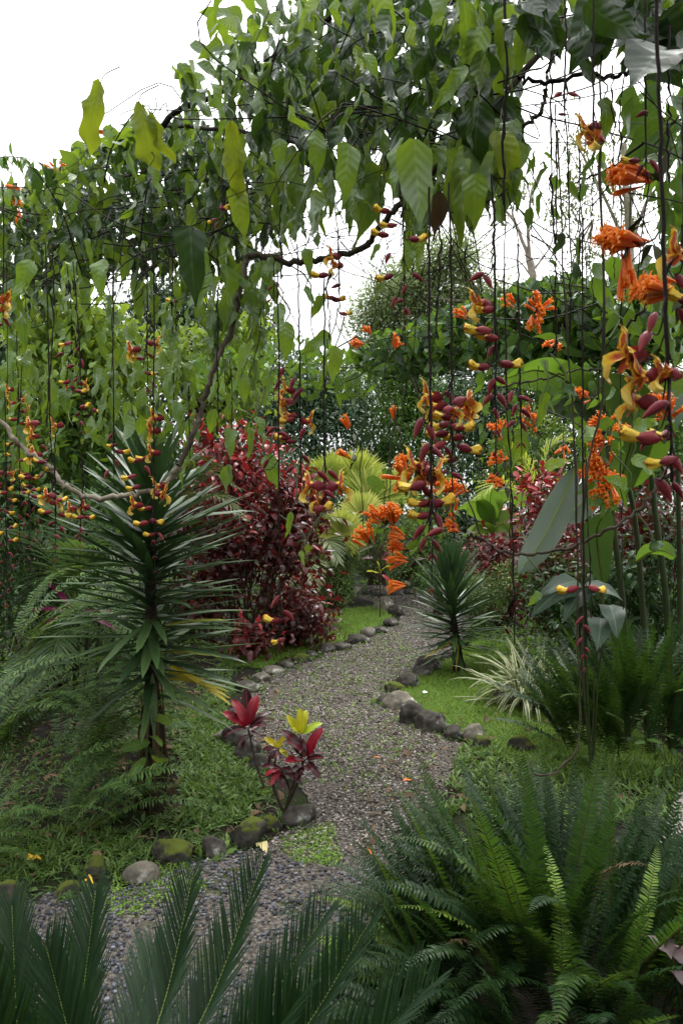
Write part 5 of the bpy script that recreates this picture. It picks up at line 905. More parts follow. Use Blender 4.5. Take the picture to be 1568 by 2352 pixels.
hstring(0,0,0,1.8,.0032,pts=[(1278,300),(1290,560),(1306,820),(1318,1050),(1326,1300),(1325,1480),(1330,1600),(1326,1700),(1300,1755),(1265,1778),(1225,1778)],mat='bark_vine')
VH=[leaf('ellip',W,16,3,f,c,wv,tw,200+i) for i,(W,f,c,wv,tw) in enumerate([(.36,.3,.9,.26,.5),(.33,.4,.5,.3,-.5),(.36,.2,1.1,.24,.4),(.3,.6,-.5,.26,.9),(.34,.25,.6,.3,-.9),(.3,.35,1.0,.26,.7)])]
# single leaves that stand out
def hero(x0,y0,x1,y1,d,mat='vine',A=.5,k=0,yaw=None,name='leaf',W=1.0):
    p,q=at(x0,y0,d),at(x1,y1,d+G(0,.02)); mb=MB(); a=U(-.9,.9) if yaw is None else yaw; L_=np.linalg.norm(q-p)
    mb.inst((VH if mat=='vine_young' else VL)[k%6],[p],[q-p],[[math.sin(a),-math.cos(a),.3]],np.array([[L_*W,L_,L_]]),[A]); lo=mb.obj(name,M[mat],vine); pm=MB(); pm.tube(smooth([p,p+np.array([.012,.01,.035]),p+np.array([G(0,.03),.06,.09])],7),np.linspace(.0016,.0022,7),5); pm.obj('petiole',M['string_green'],lo); return lo
for i,a in enumerate([(232,190,172,345,2.5,'vine_young',.5,5,.2),(318,235,352,405,2.4,'vine_young',.3,0,.1),(350,265,385,370,2.42,'vine_young',.9,1,-.5),(528,282,556,455,2.4,'vine_young',.6,1,.2),(345,380,370,470,2.42,'vine',.7,3,.3),(485,190,520,310,2.6,'vine',.8,5,.5),(560,150,600,215,2.6,'vine',.9,1,.9),(438,520,440,700,2.5,'dark_leaf',.3,0,.0),(610,600,560,680,2.5,'vine',.6,3,.4),(835,120,880,190,2.1,'vine',.75,0,.2),(1110,60,1060,180,2.0,'vine',.85,2,.1),(1140,300,1200,460,2.0,'vine',1,0,-.1),(1075,390,1080,470,2.0,'vine',.9,1,.3),(1010,440,1000,560,2.0,'dry',.2,0,.2),(960,540,965,620,2.0,'vine',.9,4,.1),(870,560,850,600,2.1,'vine',.7,1,.3),(800,330,790,470,2.1,'vine',.8,0,.2),(540,430,565,560,2.5,'vine',.97,0,.1),(720,300,740,400,2.3,'vine',.85,2,.3),
  (655,740,660,830,1.9,'vine',.8,2,.2),(770,795,765,892,1.9,'vine',.9,0,.3),(745,840,735,900,1.9,'vine',.85,5,.3),(640,700,648,770,2.0,'vine',.7,1,.3),(760,770,680,810,2.0,'vine',.7,0,.2),(620,860,605,935,1.9,'vine',.5,1,.2),(590,955,605,1035,1.85,'vine',.6,3,.3),(575,980,572,1060,1.9,'vine',.6,5,.3),(612,1045,645,1130,1.8,'vine',.7,2,.1),(668,1175,655,1245,1.8,'vine',.8,5,.2),(703,1250,718,1288,1.8,'vine_young',.2,0,.2),(690,1265,700,1300,1.85,'vine',.9,1,.2),(555,860,565,940,2.0,'vine',.7,0,.3),(565,790,550,870,2.0,'vine',.8,1,.3),(740,680,712,735,2.1,'vine',.6,0,.3),(700,660,725,700,2.1,'vine',.6,1,.3),(700,570,720,640,2.1,'vine',.6,4,.3),(880,650,860,690,2.2,'vine',.6,1,.2),(940,560,930,640,2.0,'vine',.85,0,.3),
  (1290,535,1278,600,1.8,'dark_leaf',.6,2,.3),(1315,600,1330,660,1.8,'dark_leaf',.5,0,.3),(1385,225,1410,330,1.7,'vine',.2,2,.2),(1290,890,1345,905,1.7,'dark_leaf',.9,2,.1),(1250,900,1240,985,1.9,'vine',.1,1,.2),(1200,985,1180,1090,1.9,'vine',.2,0,.2),(1215,1000,1235,1080,1.9,'dark_leaf',.8,3,.2),(1155,980,1175,1050,1.9,'vine',.2,1,.2),(1320,545,1330,620,1.9,'vine',.1,5,.3),(1260,600,1290,615,1.9,'vine',.3,0,.2),(1450,985,1520,960,1.7,'vine',.85,4,.1),(1450,1050,1530,1090,1.7,'vine',.85,2,.1),(1440,1120,1400,1085,1.8,'vine',.85,2,.1),(1330,1010,1390,960,2.0,'vine',.85,2,.1),(1250,1075,1310,1050,2.0,'vine',.95,2,.1),(1490,1260,1540,1240,1.9,'dark_leaf',.9,2,.1),(1240,1360,1215,1390,2.0,'vine',.5,2,.1),(1430,590,1450,660,1.8,'vine',.3,1,.2)]): hero(*a)
# leafy trailing shoots at the left
def shoot(x,y0,y1,d,n,L,A=(.2,.9)):
    P=smooth([at(x,y0,d),at(x+G(0,10),(y0+y1)/2,d+G(0,.05)),at(x+G(0,14),y1,d)],n); 
    ms.tube(P,.0018,4); a=U(0,6.28,n); D=np.stack([np.cos(a)*.5,np.sin(a)*.5,-np.ones(n)],-1)
    for s in (1,-1): choose(mb,VL,P,D*[s,s,1],np.stack([np.cos(a)*s,np.sin(a)*s-.4,np.full(n,.5)],-1),U(.6,1.1,n)*L,U(*A,n))
mb=MB(); ms=MB()
for x in (20,150,395,480,600): shoot(x+G(0,8),U(560,700),U(760,960),lin(0,3.3,600,2.5)(x,0)+G(0,.15),int(U(6,10)),.115)
for x in (40,250,420,530): shoot(x+G(0,8),U(800,860),U(960,1080),lin(0,2.9,600,2.5)(x,0)+G(0,.1),int(U(4,7)),.11)
mb.obj('foliage',M['vine'],vine); ms.obj('stem',M['string'],vine)
sw=thing('support_wire',at(1180,276,2.15),'thin horizontal wire strung across the sky under the vine','wire'); mb=MB(); mb.tube(smooth([at(1150,272,2.15),at(1320,276,2.15),at(1600,290,2.15)],8),.0012,5); mb.obj('strand',M['wire'],sw)
# ================================================================== flower strings
def lathe_mesh(prof,sides=10,sx=1.0,bend=0.0,A=0.0,kink=0.0):
    V,Q=lathe(prof,sides); V=V*[sx,1,1]; V[:,2]+=bend*V[:,1]**2*30
    if np.ndim(A): A=np.repeat(np.asarray(A,float),sides)
    return V,Q,A
def proto_flower(seed):
    r=np.random.default_rng(seed); out={}
    mb=MB(); V,Q,A=lathe_mesh([(0,.001),(.002,.0035),(.008,.0062),(.015,.0069),(.022,.0056),(.029,.003),(.035,.0005)],10,.74,-.3,[.2,.2,.3,.5,.6,.8,.95]); mb.add(V,Q=Q,A=A+r.uniform(-.15,.15)); out['bud']=mb.mesh('bud',M['calyx'])
    def calyx(open_):
        mb=MB()
        for s in (1,-1):
            t=np.linspace(0,1,7); w=(.0088+.0022*open_)*np.interp(t,[0,.15,.5,.8,1],[.25,.75,1,.72,.08]); y=(.033-.006*open_)*t; x=s*(.0015+.0066*np.sin(t*PI*.72)+open_*.007*t**2)
            u=np.linspace(-1,1,5); mb.grid(np.stack([x[:,None]-s*.0045*u[None]**2*np.ones((7,1)),np.repeat(y[:,None],5,1),w[:,None]*u[None]+.002],-1),A=.45+r.uniform(-.25,.3))
        return mb.mesh('calyx',M['calyx'])
    out['cal0']=calyx(.0); out['cal1']=calyx(1)
    mb=MB(); V,Q,A=lathe_mesh([(.004,.002),(.014,.0045),(.022,.0056),(.030,.0066),(.036,.0082),(.042,.0088),(.047,.0072),(.050,.0038),(.049,.0008)],14,.8,.14,[.6,.4,.25,.22,.22,.25,.3,.4,.6])
    th=np.tile(np.arange(14)*2*PI/14,9); gr=np.clip((V[:,1]-.026)/.02,0,1); f_=1+gr*(.3*np.sin(th*5+r.uniform(0,6))+.16*np.sin(th*3+V[:,1]*300)); V[:,0]*=f_; V[:,2]=(V[:,2])*f_+gr*.003*np.sin(th*2); V[:,1]+=gr*.003*np.sin(th*5+1); mb.add(V,Q=Q,A=np.clip(A+.1*np.sin(th*5)*gr,0,1)); out['half']=mb.mesh('flower',M['corolla'])
    mb=MB(); V,Q,A=lathe_mesh([(.003,.002),(.01,.0045),(.018,.006),(.026,.0078),(.031,.0085)],10,.9,.1,[.9,.7,.35,.3,.3]); mb.add(V,Q=Q,A=A)
    def lip(path,wd,cup,col,ruff):
        P=smooth(path,11); t=np.linspace(0,1,11); u=np.linspace(-1,1,7); T=nrm(np.gradient(P,axis=0)); N=np.stack([np.zeros(11),-T[:,2],T[:,1]],-1); w=np.interp(t,np.linspace(0,1,len(wd)),wd)
        X=P[:,None]+np.stack([w[:,None]*u[None],np.zeros((11,7)),np.zeros((11,7))],-1)+N[:,None]*(cup*w[:,None]*u[None]**2+ruff*w[:,None]*np.sin(u*7+t[:,None]*9+r.uniform(0,6))*np.abs(u[None])*t[:,None])[...,None]
        mb.grid(X,A=0); mb.A[-1]=col(np.repeat(t[:,None],7,1),np.repeat(u[None],11,0)).ravel()
    k=r.uniform(.85,1.15)
    lip([(0,.018,.001),(0,.03,.006),(0,.035,.016),(0,.038,.026*k),(0,.046,.032*k)],[.006,.0095,.0115,.0095,.004],-.6,lambda t,u:np.clip(np.where((np.abs(u)<.74)&(t>.08)&(t<.84),.8,.22)+.06*np.sin(u*9+t*7),.2,1),.2)
    lip([(0,.02,-.003),(0,.033,-.006),(0,.041,-.016),(0,.040,-.029*k),(0,.032,-.036*k)],[.006,.0105,.0125,.011,.006],.55,lambda t,u:np.clip(.14+.62*np.exp(-((t-.3)/.18)**2)*(np.abs(u)<.8),0,1),.55)
    for s in (1,-1):
        t=np.linspace(0,1,7); u=np.linspace(-1,1,7); ww=.0165*np.interp(t,[0,.3,.7,1],[.4,1,.95,.2]); yy=.026+.004*np.sin(t*3); xx=s*(.004+.026*t-.006*t*t)
        mb.grid(np.stack([np.repeat(xx[:,None],7,1),yy[:,None]+.006*u[None]**2,ww[:,None]*u[None]-.007*t[:,None]],-1),A=0); mb.A[-1]=np.clip(.72-.35*np.repeat((t>.85)[:,None],7,1)+r.uniform(-.06,.06,(7,7)),0,1).ravel()
    for s in (-1,0,1): mb.tube([(s*.001,.03,.006),(s*.0015,.04,.03),(s*.002,.052,.037)],.0006,4,A=.05)
    for q in range(1,len(mb.V)): mb.V[q]=mb.V[q]+r.normal(0,.00055,mb.V[q].shape)
    out['open']=mb.mesh('flower',M['corolla']); return out
FP_=[proto_flower(i) for i in range(4)]
def raceme(label,x,y0,y1,d,fl,tip=True,r=.0021,sc=1.0,dx=0):
    """fl: (px,py,kind,size) with kind o open, h half open, b bud; the string runs from y0 to y1 at x"""
    a=at(x,y0,d); t=thing('flower_string',a,label,'flower string','hanging strings of yellow and maroon flowers'); mb=MB()
    fy=[f[1] for f in fl]; lo=min(fy) if fy else y1
    P=smooth([a,at(x+dx*.3+G(0,2),(y0*.5+lo*.5),d),at(x+dx*.6,lo,d),at(x+dx,y1,d)],30,.0008); rr=np.interp(np.linspace(0,1,30),[0,.7,1],[r*.9,r*1.1,r*.35]); mb.tube(P,rr,6)
    stx=lambda y: np.interp(-y,-np.linspace(y0,y1,30)[::1][::-1]*1.0 if False else -np.linspace(y1,y0,30)[::-1],P[:,0])
    for (fx,fy_,kd,s) in fl:
        e=at(fx,fy_,d+G(0,.03)); k=min(29,max(0,int(np.interp(e[2]+.022,P[::-1,2],np.arange(30)[::-1])))); b=P[k]
        out=e-b; out[2]=0; out=nrm(out) if np.linalg.norm(out)>.004 else nrm(np.array([G(),-abs(G()),0])); side=out if abs(out[0])>.3 else nrm(np.array([G(0,.7),-.8,0]))
        dirv={'o':np.array([1 if side[0]>0 else -1,U(-.5,.35),U(-.15,.25)]),'h':np.array([1 if side[0]>0 else -1,U(-.5,.2),U(-.5,.1)]),'b':np.array([.8 if side[0]>0 else -.8,U(-.4,.3),U(-1.1,0)]),'s':side*.35+np.array([0,0,-1])}[kd]; dirv=nrm(dirv)
        ln=.034*s*sc if kd in 'oh' else .016*s*sc; q=e-dirv*ln*.6
        mb.tube(smooth([b,(b+q)/2+np.array([0,0,-.012*s]),q],7),np.linspace(.0013,.0009,7)*sc,4)
        f=FP_[rng.integers(0,4)]; M3=frame(dirv,(G(0,.35),G(0,.35),1) if abs(dirv[2])<.9 else (0,-1,0)); loc=q-wloc(t)
        if kd=='o': o=child('flower',f['open'],t,loc,M3,s*sc*.78); child('calyx',f['cal1'],o)
        elif kd=='h': o=child('flower',f['half'],t,loc,M3,s*sc*.8); child('calyx',f['cal0'],o)
        else: child('bud',f['bud'],t,loc,M3,s*sc*(.62 if kd=='s' else .9))
    if tip:
        ys=np.linspace(max(fy) if fy else lo,y1,max(3,int(abs(y1-max(fy))/FD*d/.022)))[1:]
        for i,yy in enumerate(ys):
            for sgn in (1,-1):
                k=min(29,int(np.interp(at(0,yy,d)[2],P[::-1,2],np.arange(30)[::-1]))); s=.75-.55*i/len(ys); dv=nrm(np.array([sgn*.35+G(0,.15),G(0,.3),-1])); child('bud',FP_[0]['bud'],t,P[k]+dv*.004-wloc(t),frame(dv,(0,-1,0)),s*.62*sc)
    mb.obj('stalk',M['string'],t); return t
def auto(x,ya,yb,d,no,nh,nb,seed):
    r=np.random.default_rng(seed); ks=['o']*no+['h']*nh+['b']*nb; n=len(ks); y=np.linspace(ya,yb,n); u=FD/d
    return [(x+(1 if i%2 else -1)*u*r.uniform(.012,.032),yy+r.normal(0,.006*u),k,r.uniform(.85,1.1)*(1 if k!='b' else .95-.3*i/n)) for i,(yy,k) in enumerate(zip(y,ks))]
rc=raceme
rc('flower string with two big open blooms, largest and nearest at the right edge',1505,-30,1135,.86,[(1482,772,'b',1.15),(1498,730,'b',.9),(1440,815,'o',1.2),(1478,868,'o',1.25),(1530,860,'o',.9),(1462,925,'o',1.2),(1515,930,'b',1.05),(1470,1010,'h',1.1),(1522,1005,'h',1.0),(1490,1000,'b',.9),(1522,1065,'h',.85),(1548,1055,'b',.85),(1520,1112,'b',1.05),(1552,1118,'b',.8)],tip=False,r=.0024,dx=40)
rc('flower string cut by the right frame edge, with one red and yellow bloom',1572,120,730,1.0,[(1556,585,'o',1.2),(1560,640,'b',1),(1562,690,'h',1.1),(1566,720,'b',.9)],tip=False)
rc('long flower string hanging before the small spiky tree, with a wide pale yellow bloom',985,430,1345,1.15,[(962,972,'b',1.1),(988,985,'b',.95),(975,1030,'b',1.05),(995,1032,'b',.95),(955,1072,'o',1.15),(992,1088,'o',1.2),(975,1098,'o',1.0),(948,1122,'h',1.1),(978,1125,'b',1.0),(965,1160,'h',.95),(1012,1158,'h',1.1),(962,1188,'h',.9),(1005,1190,'b',1),(965,1215,'b',.95),(1006,1218,'b',.9),(972,1244,'b',.7),(1000,1248,'b',.7)],dx=6)
rc('flower string packed with orange yellow blooms just right of the long central one',1030,420,1200,1.32,[(988,912,'o',1.1),(1000,935,'o',1.0),(1030,905,'b',1.0),(1068,925,'o',1.1),(1066,955,'o',.9),(1018,960,'h',1.1),(1040,945,'o',.9),(1012,980,'h',1),(1060,985,'h',1.0),(1005,1000,'h',1.0),(1042,1008,'h',1),(1000,1030,'h',1.05),(1075,1035,'h',1.1),(1028,1035,'b',.9),(1030,1060,'h',.8),(1045,1090,'b',.8),(1018,1085,'b',.8)],dx=10)
rc('flower string with one yellow bloom high up and red buds, left of the orange cluster',1128,400,1080,1.3,[(1100,630,'b',1),(1118,640,'b',.95),(1102,700,'o',1.1),(1112,715,'h',1.0),(1098,762,'h',1.2),(1118,778,'h',1.0),(1130,800,'b',.9),(1100,846,'h',1.05),(1172,840,'h',1.0),(1128,880,'b',1.0),(1145,870,'b',.9),(1122,912,'b',.95),(1150,912,'b',.95),(1138,945,'b',.8)],dx=12)
rc('string of maroon buds only, right of the high yellow bloom',1188,560,1060,1.55,[(1172,905,'b',.95),(1200,912,'b',.95),(1182,935,'b',.9),(1205,945,'b',.9),(1175,970,'b',.8),(1200,975,'b',.8)],dx=10)
rc('short flower string with a pair of facing red and yellow blooms at the centre',745,640,1180,1.5,[(738,1088,'b',1.05),(762,1086,'b',1.0),(718,1118,'o',1.25),(775,1118,'o',1.25),(735,1150,'o',1.0),(742,1170,'h',1.05),(752,1130,'b',.9)],tip=False)
rc('flower string left of centre with a column of yellow blooms and dark tip',682,560,1200,1.85,[(648,850,'b',1.05),(672,875,'b',1.05),(640,878,'b',.95),(658,895,'o',1.1),(680,905,'b',1),(655,925,'o',1.1),(690,895,'b',.95),(662,955,'o',1.05),(705,968,'o',1.05),(660,968,'h',.95),(648,1008,'h',1),(695,990,'b',1.0),(660,1015,'h',1.0),(700,1050,'b',1.0),(668,1075,'b',.95),(698,1080,'b',.8),(680,1105,'b',.8)],dx=10)
rc('long thin string hanging nearly to the ground with a red bud and faded bloom',637,620,1500,1.75,[(625,985,'b',1),(648,995,'b',.9),(600,1080,'b',.9),(612,1060,'b',.9),(635,1375,'b',1.1),(660,1408,'b',1.15),(628,1428,'h',1.2),(641,1474,'h',.85)],tip=False,dx=5)
rc('flower string just under the bent branch, in front of the open sky',768,470,740,2.15,[(765,590,'o',1.2),(772,610,'o',1.1),(735,635,'h',1.25),(760,630,'b',1),(775,655,'b',1),(758,685,'h',1.1),(778,690,'h',1.0),(792,722,'h',.95)],tip=False,dx=15)
rc('flower string spread against the sky with yellow tipped buds on long stalks',918,420,820,1.9,[(876,486,'h',1.15),(893,520,'h',1.1),(872,540,'h',1.15),(958,552,'h',1.2),(890,588,'b',1.05),(885,640,'h',1.1),(955,632,'b',1.1),(930,660,'b',.9),(905,688,'b',1.0),(920,690,'b',.9),(935,712,'b',.8)],dx=12)
rc('flower string nearest in front of the big spiky tree, long with tapering red tip',348,470,1310,2.15,[(358,960,'o',1.2),(354,990,'o',1.15),(352,1040,'o',1.1),(330,1055,'h',1.1),(312,1060,'h',1.05),(338,1075,'b',1),(298,1098,'h',1.1),(365,1118,'o',1.25),(372,1135,'o',1.15),(308,1122,'h',1.0),(312,1160,'o',1.1),(335,1170,'h',1.0),(358,1200,'h',1.05),(325,1205,'h',1.1),(345,1230,'h',.9),(368,1228,'b',.85)],dx=8)
rc('short flower string above the big spiky crown with one pale yellow bloom',335,560,900,2.5,[(308,805,'o',1.3),(355,790,'o',1.2),(318,825,'h',1.1),(345,815,'b',1),(345,860,'h',.9),(352,880,'b',.8)],tip=True,dx=5)
rc('small bud string between the long front one and the pale loop branch',262,620,1110,2.5,[(255,1000,'b',1),(258,1025,'h',.9),(282,1040,'h',1.1),(268,1060,'b',.9),(246,1085,'b',1)],tip=False)
rc('crowded maroon flower string at the upper left over the palm fronds',168,600,1010,2.7,[(152,792,'h',1.2),(180,800,'b',1),(140,812,'b',1),(188,830,'b',1.1),(165,840,'b',1.1),(150,880,'h',1.1),(175,870,'b',1.0),(192,882,'o',1.0),(160,892,'o',1.0),(185,900,'h',1),(195,935,'h',1.1),(222,945,'h',1.1),(180,950,'b',.9),(188,970,'b',.9)],dx=25)
rc('flower string with a pair of yellow blooms above the pale loop branch at the left',105,560,1130,2.4,[(74,975,'o',1.25),(130,978,'o',1.2),(78,1002,'o',1.0),(82,1045,'o',1.25),(100,1025,'b',.95),(105,1058,'b',1.0),(90,1062,'h',1.0),(118,1082,'h',1.0),(98,1090,'b',.9),(60,1098,'h',1)],dx=18)
rc('flower string with a whitish bloom hanging below the pale loop branch',128,1000,1280,2.3,[(112,1140,'o',1.2),(130,1155,'o',1.0),(142,1150,'h',.95),(105,1178,'h',1.0),(148,1186,'h',1.05),(122,1200,'b',.9),(142,1212,'b',.85),(130,1230,'b',.8)])
rc('small flower string right of the whitish bloom, below the loop',190,1040,1250,2.5,[(166,1168,'o',1.0),(196,1165,'o',1.05),(180,1190,'h',1),(205,1190,'h',1),(186,1215,'b',.8),(178,1230,'b',.8)],dx=-5)
rc('flower string at the far left, level with the loop branch, many small blooms',40,760,1260,2.8,auto(40,900,1180,2.8,4,8,8,5),dx=6)
rc('dense flower string hugging the left frame edge lowest down',12,900,1420,2.7,auto(12,1080,1370,2.7,3,10,8,6),dx=4)
rc('bright red and yellow bloom at the left frame edge under the arch',8,420,760,2.5,[(10,690,'o',1.35),(6,712,'o',1.1),(14,735,'b',1.1),(2,745,'b',1)],tip=False)
rc('thin flower string second from the left edge, between two denser ones',72,980,1330,2.9,auto(70,1090,1240,2.9,1,5,8,7),dx=-5)
rc('tiny flower pair high in the vine above the bent branch',512,380,540,2.6,[(516,480,'h',1.2),(488,508,'h',1.0),(498,515,'b',.9)],tip=False)
rc('small flower pair below the hanging dark leaf',498,560,800,2.6,[(488,735,'h',1),(514,740,'h',1),(495,715,'b',.9)],tip=False)
rc('single yellow tipped bud left of the bent branch',396,560,710,2.6,[(395,693,'h',1.05)],tip=False)
rc('tassel of tiny red buds under the horizontal branch',630,590,760,2.4,[(635,650,'b',.7),(622,660,'b',.7),(640,672,'b',.6),(618,690,'b',.6)],tip=True)
rc('red and yellow bloom seen against the sky at the upper right',1362,-20,350,1.5,[(1350,298,'o',1.3),(1368,320,'o',1.1),(1372,300,'b',1)],tip=False)
rc('pair of dark red buds hanging in the sky gap',1295,-20,300,1.6,[(1282,215,'b',1.0),(1312,215,'b',1.0),(1288,262,'b',.7)],tip=False)
rc('string with two yellow tipped buds held level, lowest at the right',1338,500,1530,1.7,[(1305,1358,'h',1.2),(1370,1356,'h',1.1),(1335,1420,'b',.9),(1345,1440,'b',.8),(1332,1470,'b',.75),(1345,1490,'b',.6)],dx=4)
rc('loose cluster of brown red buds beside the upper orange flowers',1482,-20,430,1.6,[(1448,372,'h',1.0),(1470,385,'b',1),(1500,375,'b',1.1),(1478,258,'b',.9),(1485,400,'b',.8)],tip=False)
# ================================================================== orange flame vine
def oflower(seed):
    r=np.random.default_rng(seed); mb=MB(); b=r.uniform(.3,.8)
    V,Q,A=lathe_mesh([(0,.002),(.012,.003),(.03,.005),(.046,.0068),(.056,.0068),(.061,.006)],8,1,0,[.35,.3,.2,.3,.5,.6]); V[:,2]-=b*6*V[:,1]**2*.35; mb.add(V,Q=Q,A=A)
    for k in range(4):
        a=k*PI/2+.4; mb.inst(leaf('ellip',.5,3,1,.2,1.7,seed=k),[(math.cos(a)*.0045,.059,math.sin(a)*.0045-b*6*.061**2*.35)],[(math.cos(a)*.6,1,math.sin(a)*.6)],[(-math.cos(a),.2,-math.sin(a))],[.013],[.7])
    for k in range(2): mb.tube([(0,.055,-.006),(.002*k,.07,-.008-.002*k)],.0006,4,A=.9)
    return mb.mesh('flower',M['orange'])
def obud(): 
    mb=MB(); V,Q,A=lathe_mesh([(0,.0018),(.015,.0034),(.034,.0056),(.046,.0064),(.052,.0046),(.055,.0006)],8,1,0,[.3,.2,.3,.5,.7,.7]); V[:,2]-=1.2*V[:,1]**2; mb.add(V,Q=Q,A=A); return mb.mesh('flower_bud',M['orange'])
OF=[oflower(i) for i in range(4)]; OB=obud()
def cluster(label,x,y,d,ax,spread,n,sc=1.0,root=None,string=None):
    ax=nrm(np.array(ax,float)); c=at(x,y,d); b=c-ax*.05*sc; t=thing('orange_flower_cluster',b,label,'flower cluster','orange trumpet flower clusters'); ms=MB(); 
    for i in range(n):
        dv=nrm(ax+G(0,spread*.72,3)); p=b+G(0,.008,3)*sc+dv*.01; M3=frame(dv,(0,0,1)); child('flower',OF[rng.integers(0,4)],t,p-b,M3,sc*U(.8,1.15)) if U()<.75 else child('flower_bud',OB,t,p-b,M3,sc*U(.7,1.1)); ms.tube([b-ax*.015,p],.0012*sc,4)
    ms.tube(smooth([b-ax*.015,b-ax*.04+np.array([0,0,.02]),b-ax*.06+np.array([0,0,.08])],6),.002*sc,5)
    ms.inst(SL[0],np.repeat([b-ax*.03],3,0),G(0,1,(3,3)),np.tile([0,-.5,1.],(3,1)),U(.04,.07,3)*sc,[0.,.2,.5]); ms.obj('stalk',M['string_green'],t)
    if string: hs_=MB(); hs_.tube(smooth([at(string[0],string[1],d),at(string[0],(string[1]+y)/2,d),b-ax*.05],12),.0016,4); hs_.obj('hanging_stem',M['string_green'],t)
L_=(-1,-.15,.12)
for a in [('big orange flower cluster in the sky, uppermost at the right',1428,400,1.65,L_,.22,20,1.15),('fullest orange flower cluster at the right, middle of the sky three',1412,545,1.6,L_,.28,26,1.15),('drooping tail of orange flowers below the fullest cluster',1436,625,1.6,(-.1,0,-1),.22,8,1.0),('big orange flower cluster by the red raceme, lowest of the sky three',1492,665,1.55,L_,.26,22,1.1),
 ('round orange cluster on top of the right hedge',1238,700,3.3,(-.2,-1,.3),.6,22,1.1),('orange cluster hanging down below the round hedge top cluster',1228,740,3.3,(-.2,-.5,-1),.4,14,1.0),('few orange flowers right of the hanging hedge cluster',1265,785,3.5,(-.6,-.6,-.2),.4,8,1.0),
 ('orange cluster at the left end of the hedge top',815,787,5.0,(-1,-.4,.0),.35,14,1.2),('orange flower spray sticking up above the hedge top',843,750,5.2,(-.4,-.3,1),.3,8,1.2),('orange flowers on the hedge behind the sky flower string',912,785,5.2,(.3,-.6,.5),.4,7,1.2),('orange flowers on the hedge top just left of the pale tree trunk',1055,718,4.4,(-.8,-.4,.4),.35,10,1.1),('orange flowers in the hedge under the high yellow bloom',1170,690,4.0,(-.6,-.6,.5),.5,8,1.0),
 ('broad orange cluster at the middle of the picture, left of the long central string',895,1172,3.0,(-.2,-.6,.9),.45,26,1.15),('small orange cluster touching the left of the broad middle one',858,1175,3.0,(-.7,-.3,.8),.3,9,1.0),('orange cluster before the pale fan palm',832,1222,3.0,(-.6,-.5,.8),.4,14,1.1),('orange cluster first below the broad middle one',906,1228,3.0,(-1,-.3,.35),.3,13,1.0),('orange cluster second below the broad middle one',906,1254,3.05,(-1,-.3,.35),.3,12,.95),('orange cluster third below the broad middle one',908,1280,3.0,(-1,-.3,.2),.25,13,1.0),('lowest orange cluster, hanging alone over the path',905,1342,3.0,(-1,-.3,.2),.25,14,1.0),('orange cluster above the broad middle one, beside the wide pale bloom',918,1070,2.9,(-.4,-.6,.7),.5,20,1.15),
 ('orange cluster behind the wide pale bloom on its right',1010,1118,3.0,(-.7,-.5,.3),.4,12,1.0),('orange cluster right of the wide pale bloom, with an orange yellow leaf',1042,1118,3.0,(.2,-.6,.7),.5,12,1.0),('orange cluster over the small spiky crown',1035,1205,3.1,(-.8,-.4,.5),.35,10,1.0),('orange cluster just left of the small spiky crown top',1040,1165,3.2,(-.3,-.6,.5),.45,8,.9),
 ('single orange flower tip in the dark trees, left of the middle',785,1042,3.8,(-.8,-.3,.5),.25,7,1.0),('tiny orange flower near the dark string tip at the centre',792,970,4.0,(-.5,-.3,.8),.2,4,1.0),('tiny orange flower left of the packed flower string',903,945,4.0,(-.2,-.3,1),.2,4,1.0),('orange cluster behind the packed flower string',1075,940,3.2,(-.3,-.5,.8),.35,9,1.0),
 ('upper orange cluster of the column at the bud string',1142,985,3.3,(-.6,-.6,.2),.5,16,1.0),('middle orange cluster of the column at the bud string',1140,1050,3.3,(-.7,-.6,.2),.45,14,1.0),('lower orange cluster of the column at the bud string',1140,1102,3.3,(-.7,-.6,.4),.4,15,1.0),('orange cluster between the bud string and the banana leaves',1222,962,3.3,(-.3,-.6,.4),.5,16,1.0),('orange flowers in front of the upper banana leaf',1205,940,3.6,(-.5,-.6,.4),.4,6,.9),
 ('top orange cluster of the long column before the bananas',1372,965,2.9,(-.5,-.6,.4),.5,14,1.0),('second orange cluster of the long column before the bananas',1368,1010,2.8,(-.7,-.6,.2),.5,22,1.1),('third and widest orange cluster of the long column before the bananas',1368,1070,2.8,(-.8,-.6,.1),.55,28,1.15),('bottom orange cluster of the long column, above the grey leaf stem',1385,1125,2.8,(-.4,-.7,-.1),.6,30,1.15),('orange cluster right of the two biggest yellow blooms',1530,930,2.4,(-.3,-.5,.5),.5,16,1.1),('orange flowers left of the two biggest yellow blooms',1335,900,3.0,(-.7,-.5,.2),.4,7,1.0),('orange flowers between bananas and the yellow blooms',1425,985,2.8,(-.8,-.5,.1),.4,7,1.0),('small orange flowers in the dark gap before the bananas',1290,1040,3.4,(-.2,-.5,-.6),.4,6,.9),
 ('orange flower lying on the vine top, highest at the left',238,302,4.2,(-1,-.2,.15),.12,3,1.2),('pair of orange flowers on the vine top, left of the young yellow leaf',150,372,4.3,(-1,-.2,.4),.15,3,1.1),('orange flowers on the vine top between the pair and the edge cluster',122,378,4.3,(-.6,-.2,.7),.2,3,1.0),('orange cluster at the left end of the vine top',28,432,4.3,(-1,-.3,.3),.25,9,1.1),('second orange cluster at the left end of the vine, lower',38,462,4.2,(.3,-.5,-.3),.4,9,1.0),('orange flowers lowest at the left end of the vine',42,490,4.2,(.2,-.6,-.5),.4,6,1.0)]: cluster(*a)
fv=thing('flame_vine',(1.9,5.2,0),'dark green vine hedge with orange flowers behind the path on the right','vine')
HG=[(800,805),(850,770),(940,750),(1000,720),(1100,690),(1200,655),(1300,640),(1400,650),(1500,640),(1640,610),(1640,800),(1450,840),(1300,830),(1200,850),(1100,830),(1000,860),(900,870),(820,845)]
hd=lin(800,6.3,1568,4.0)
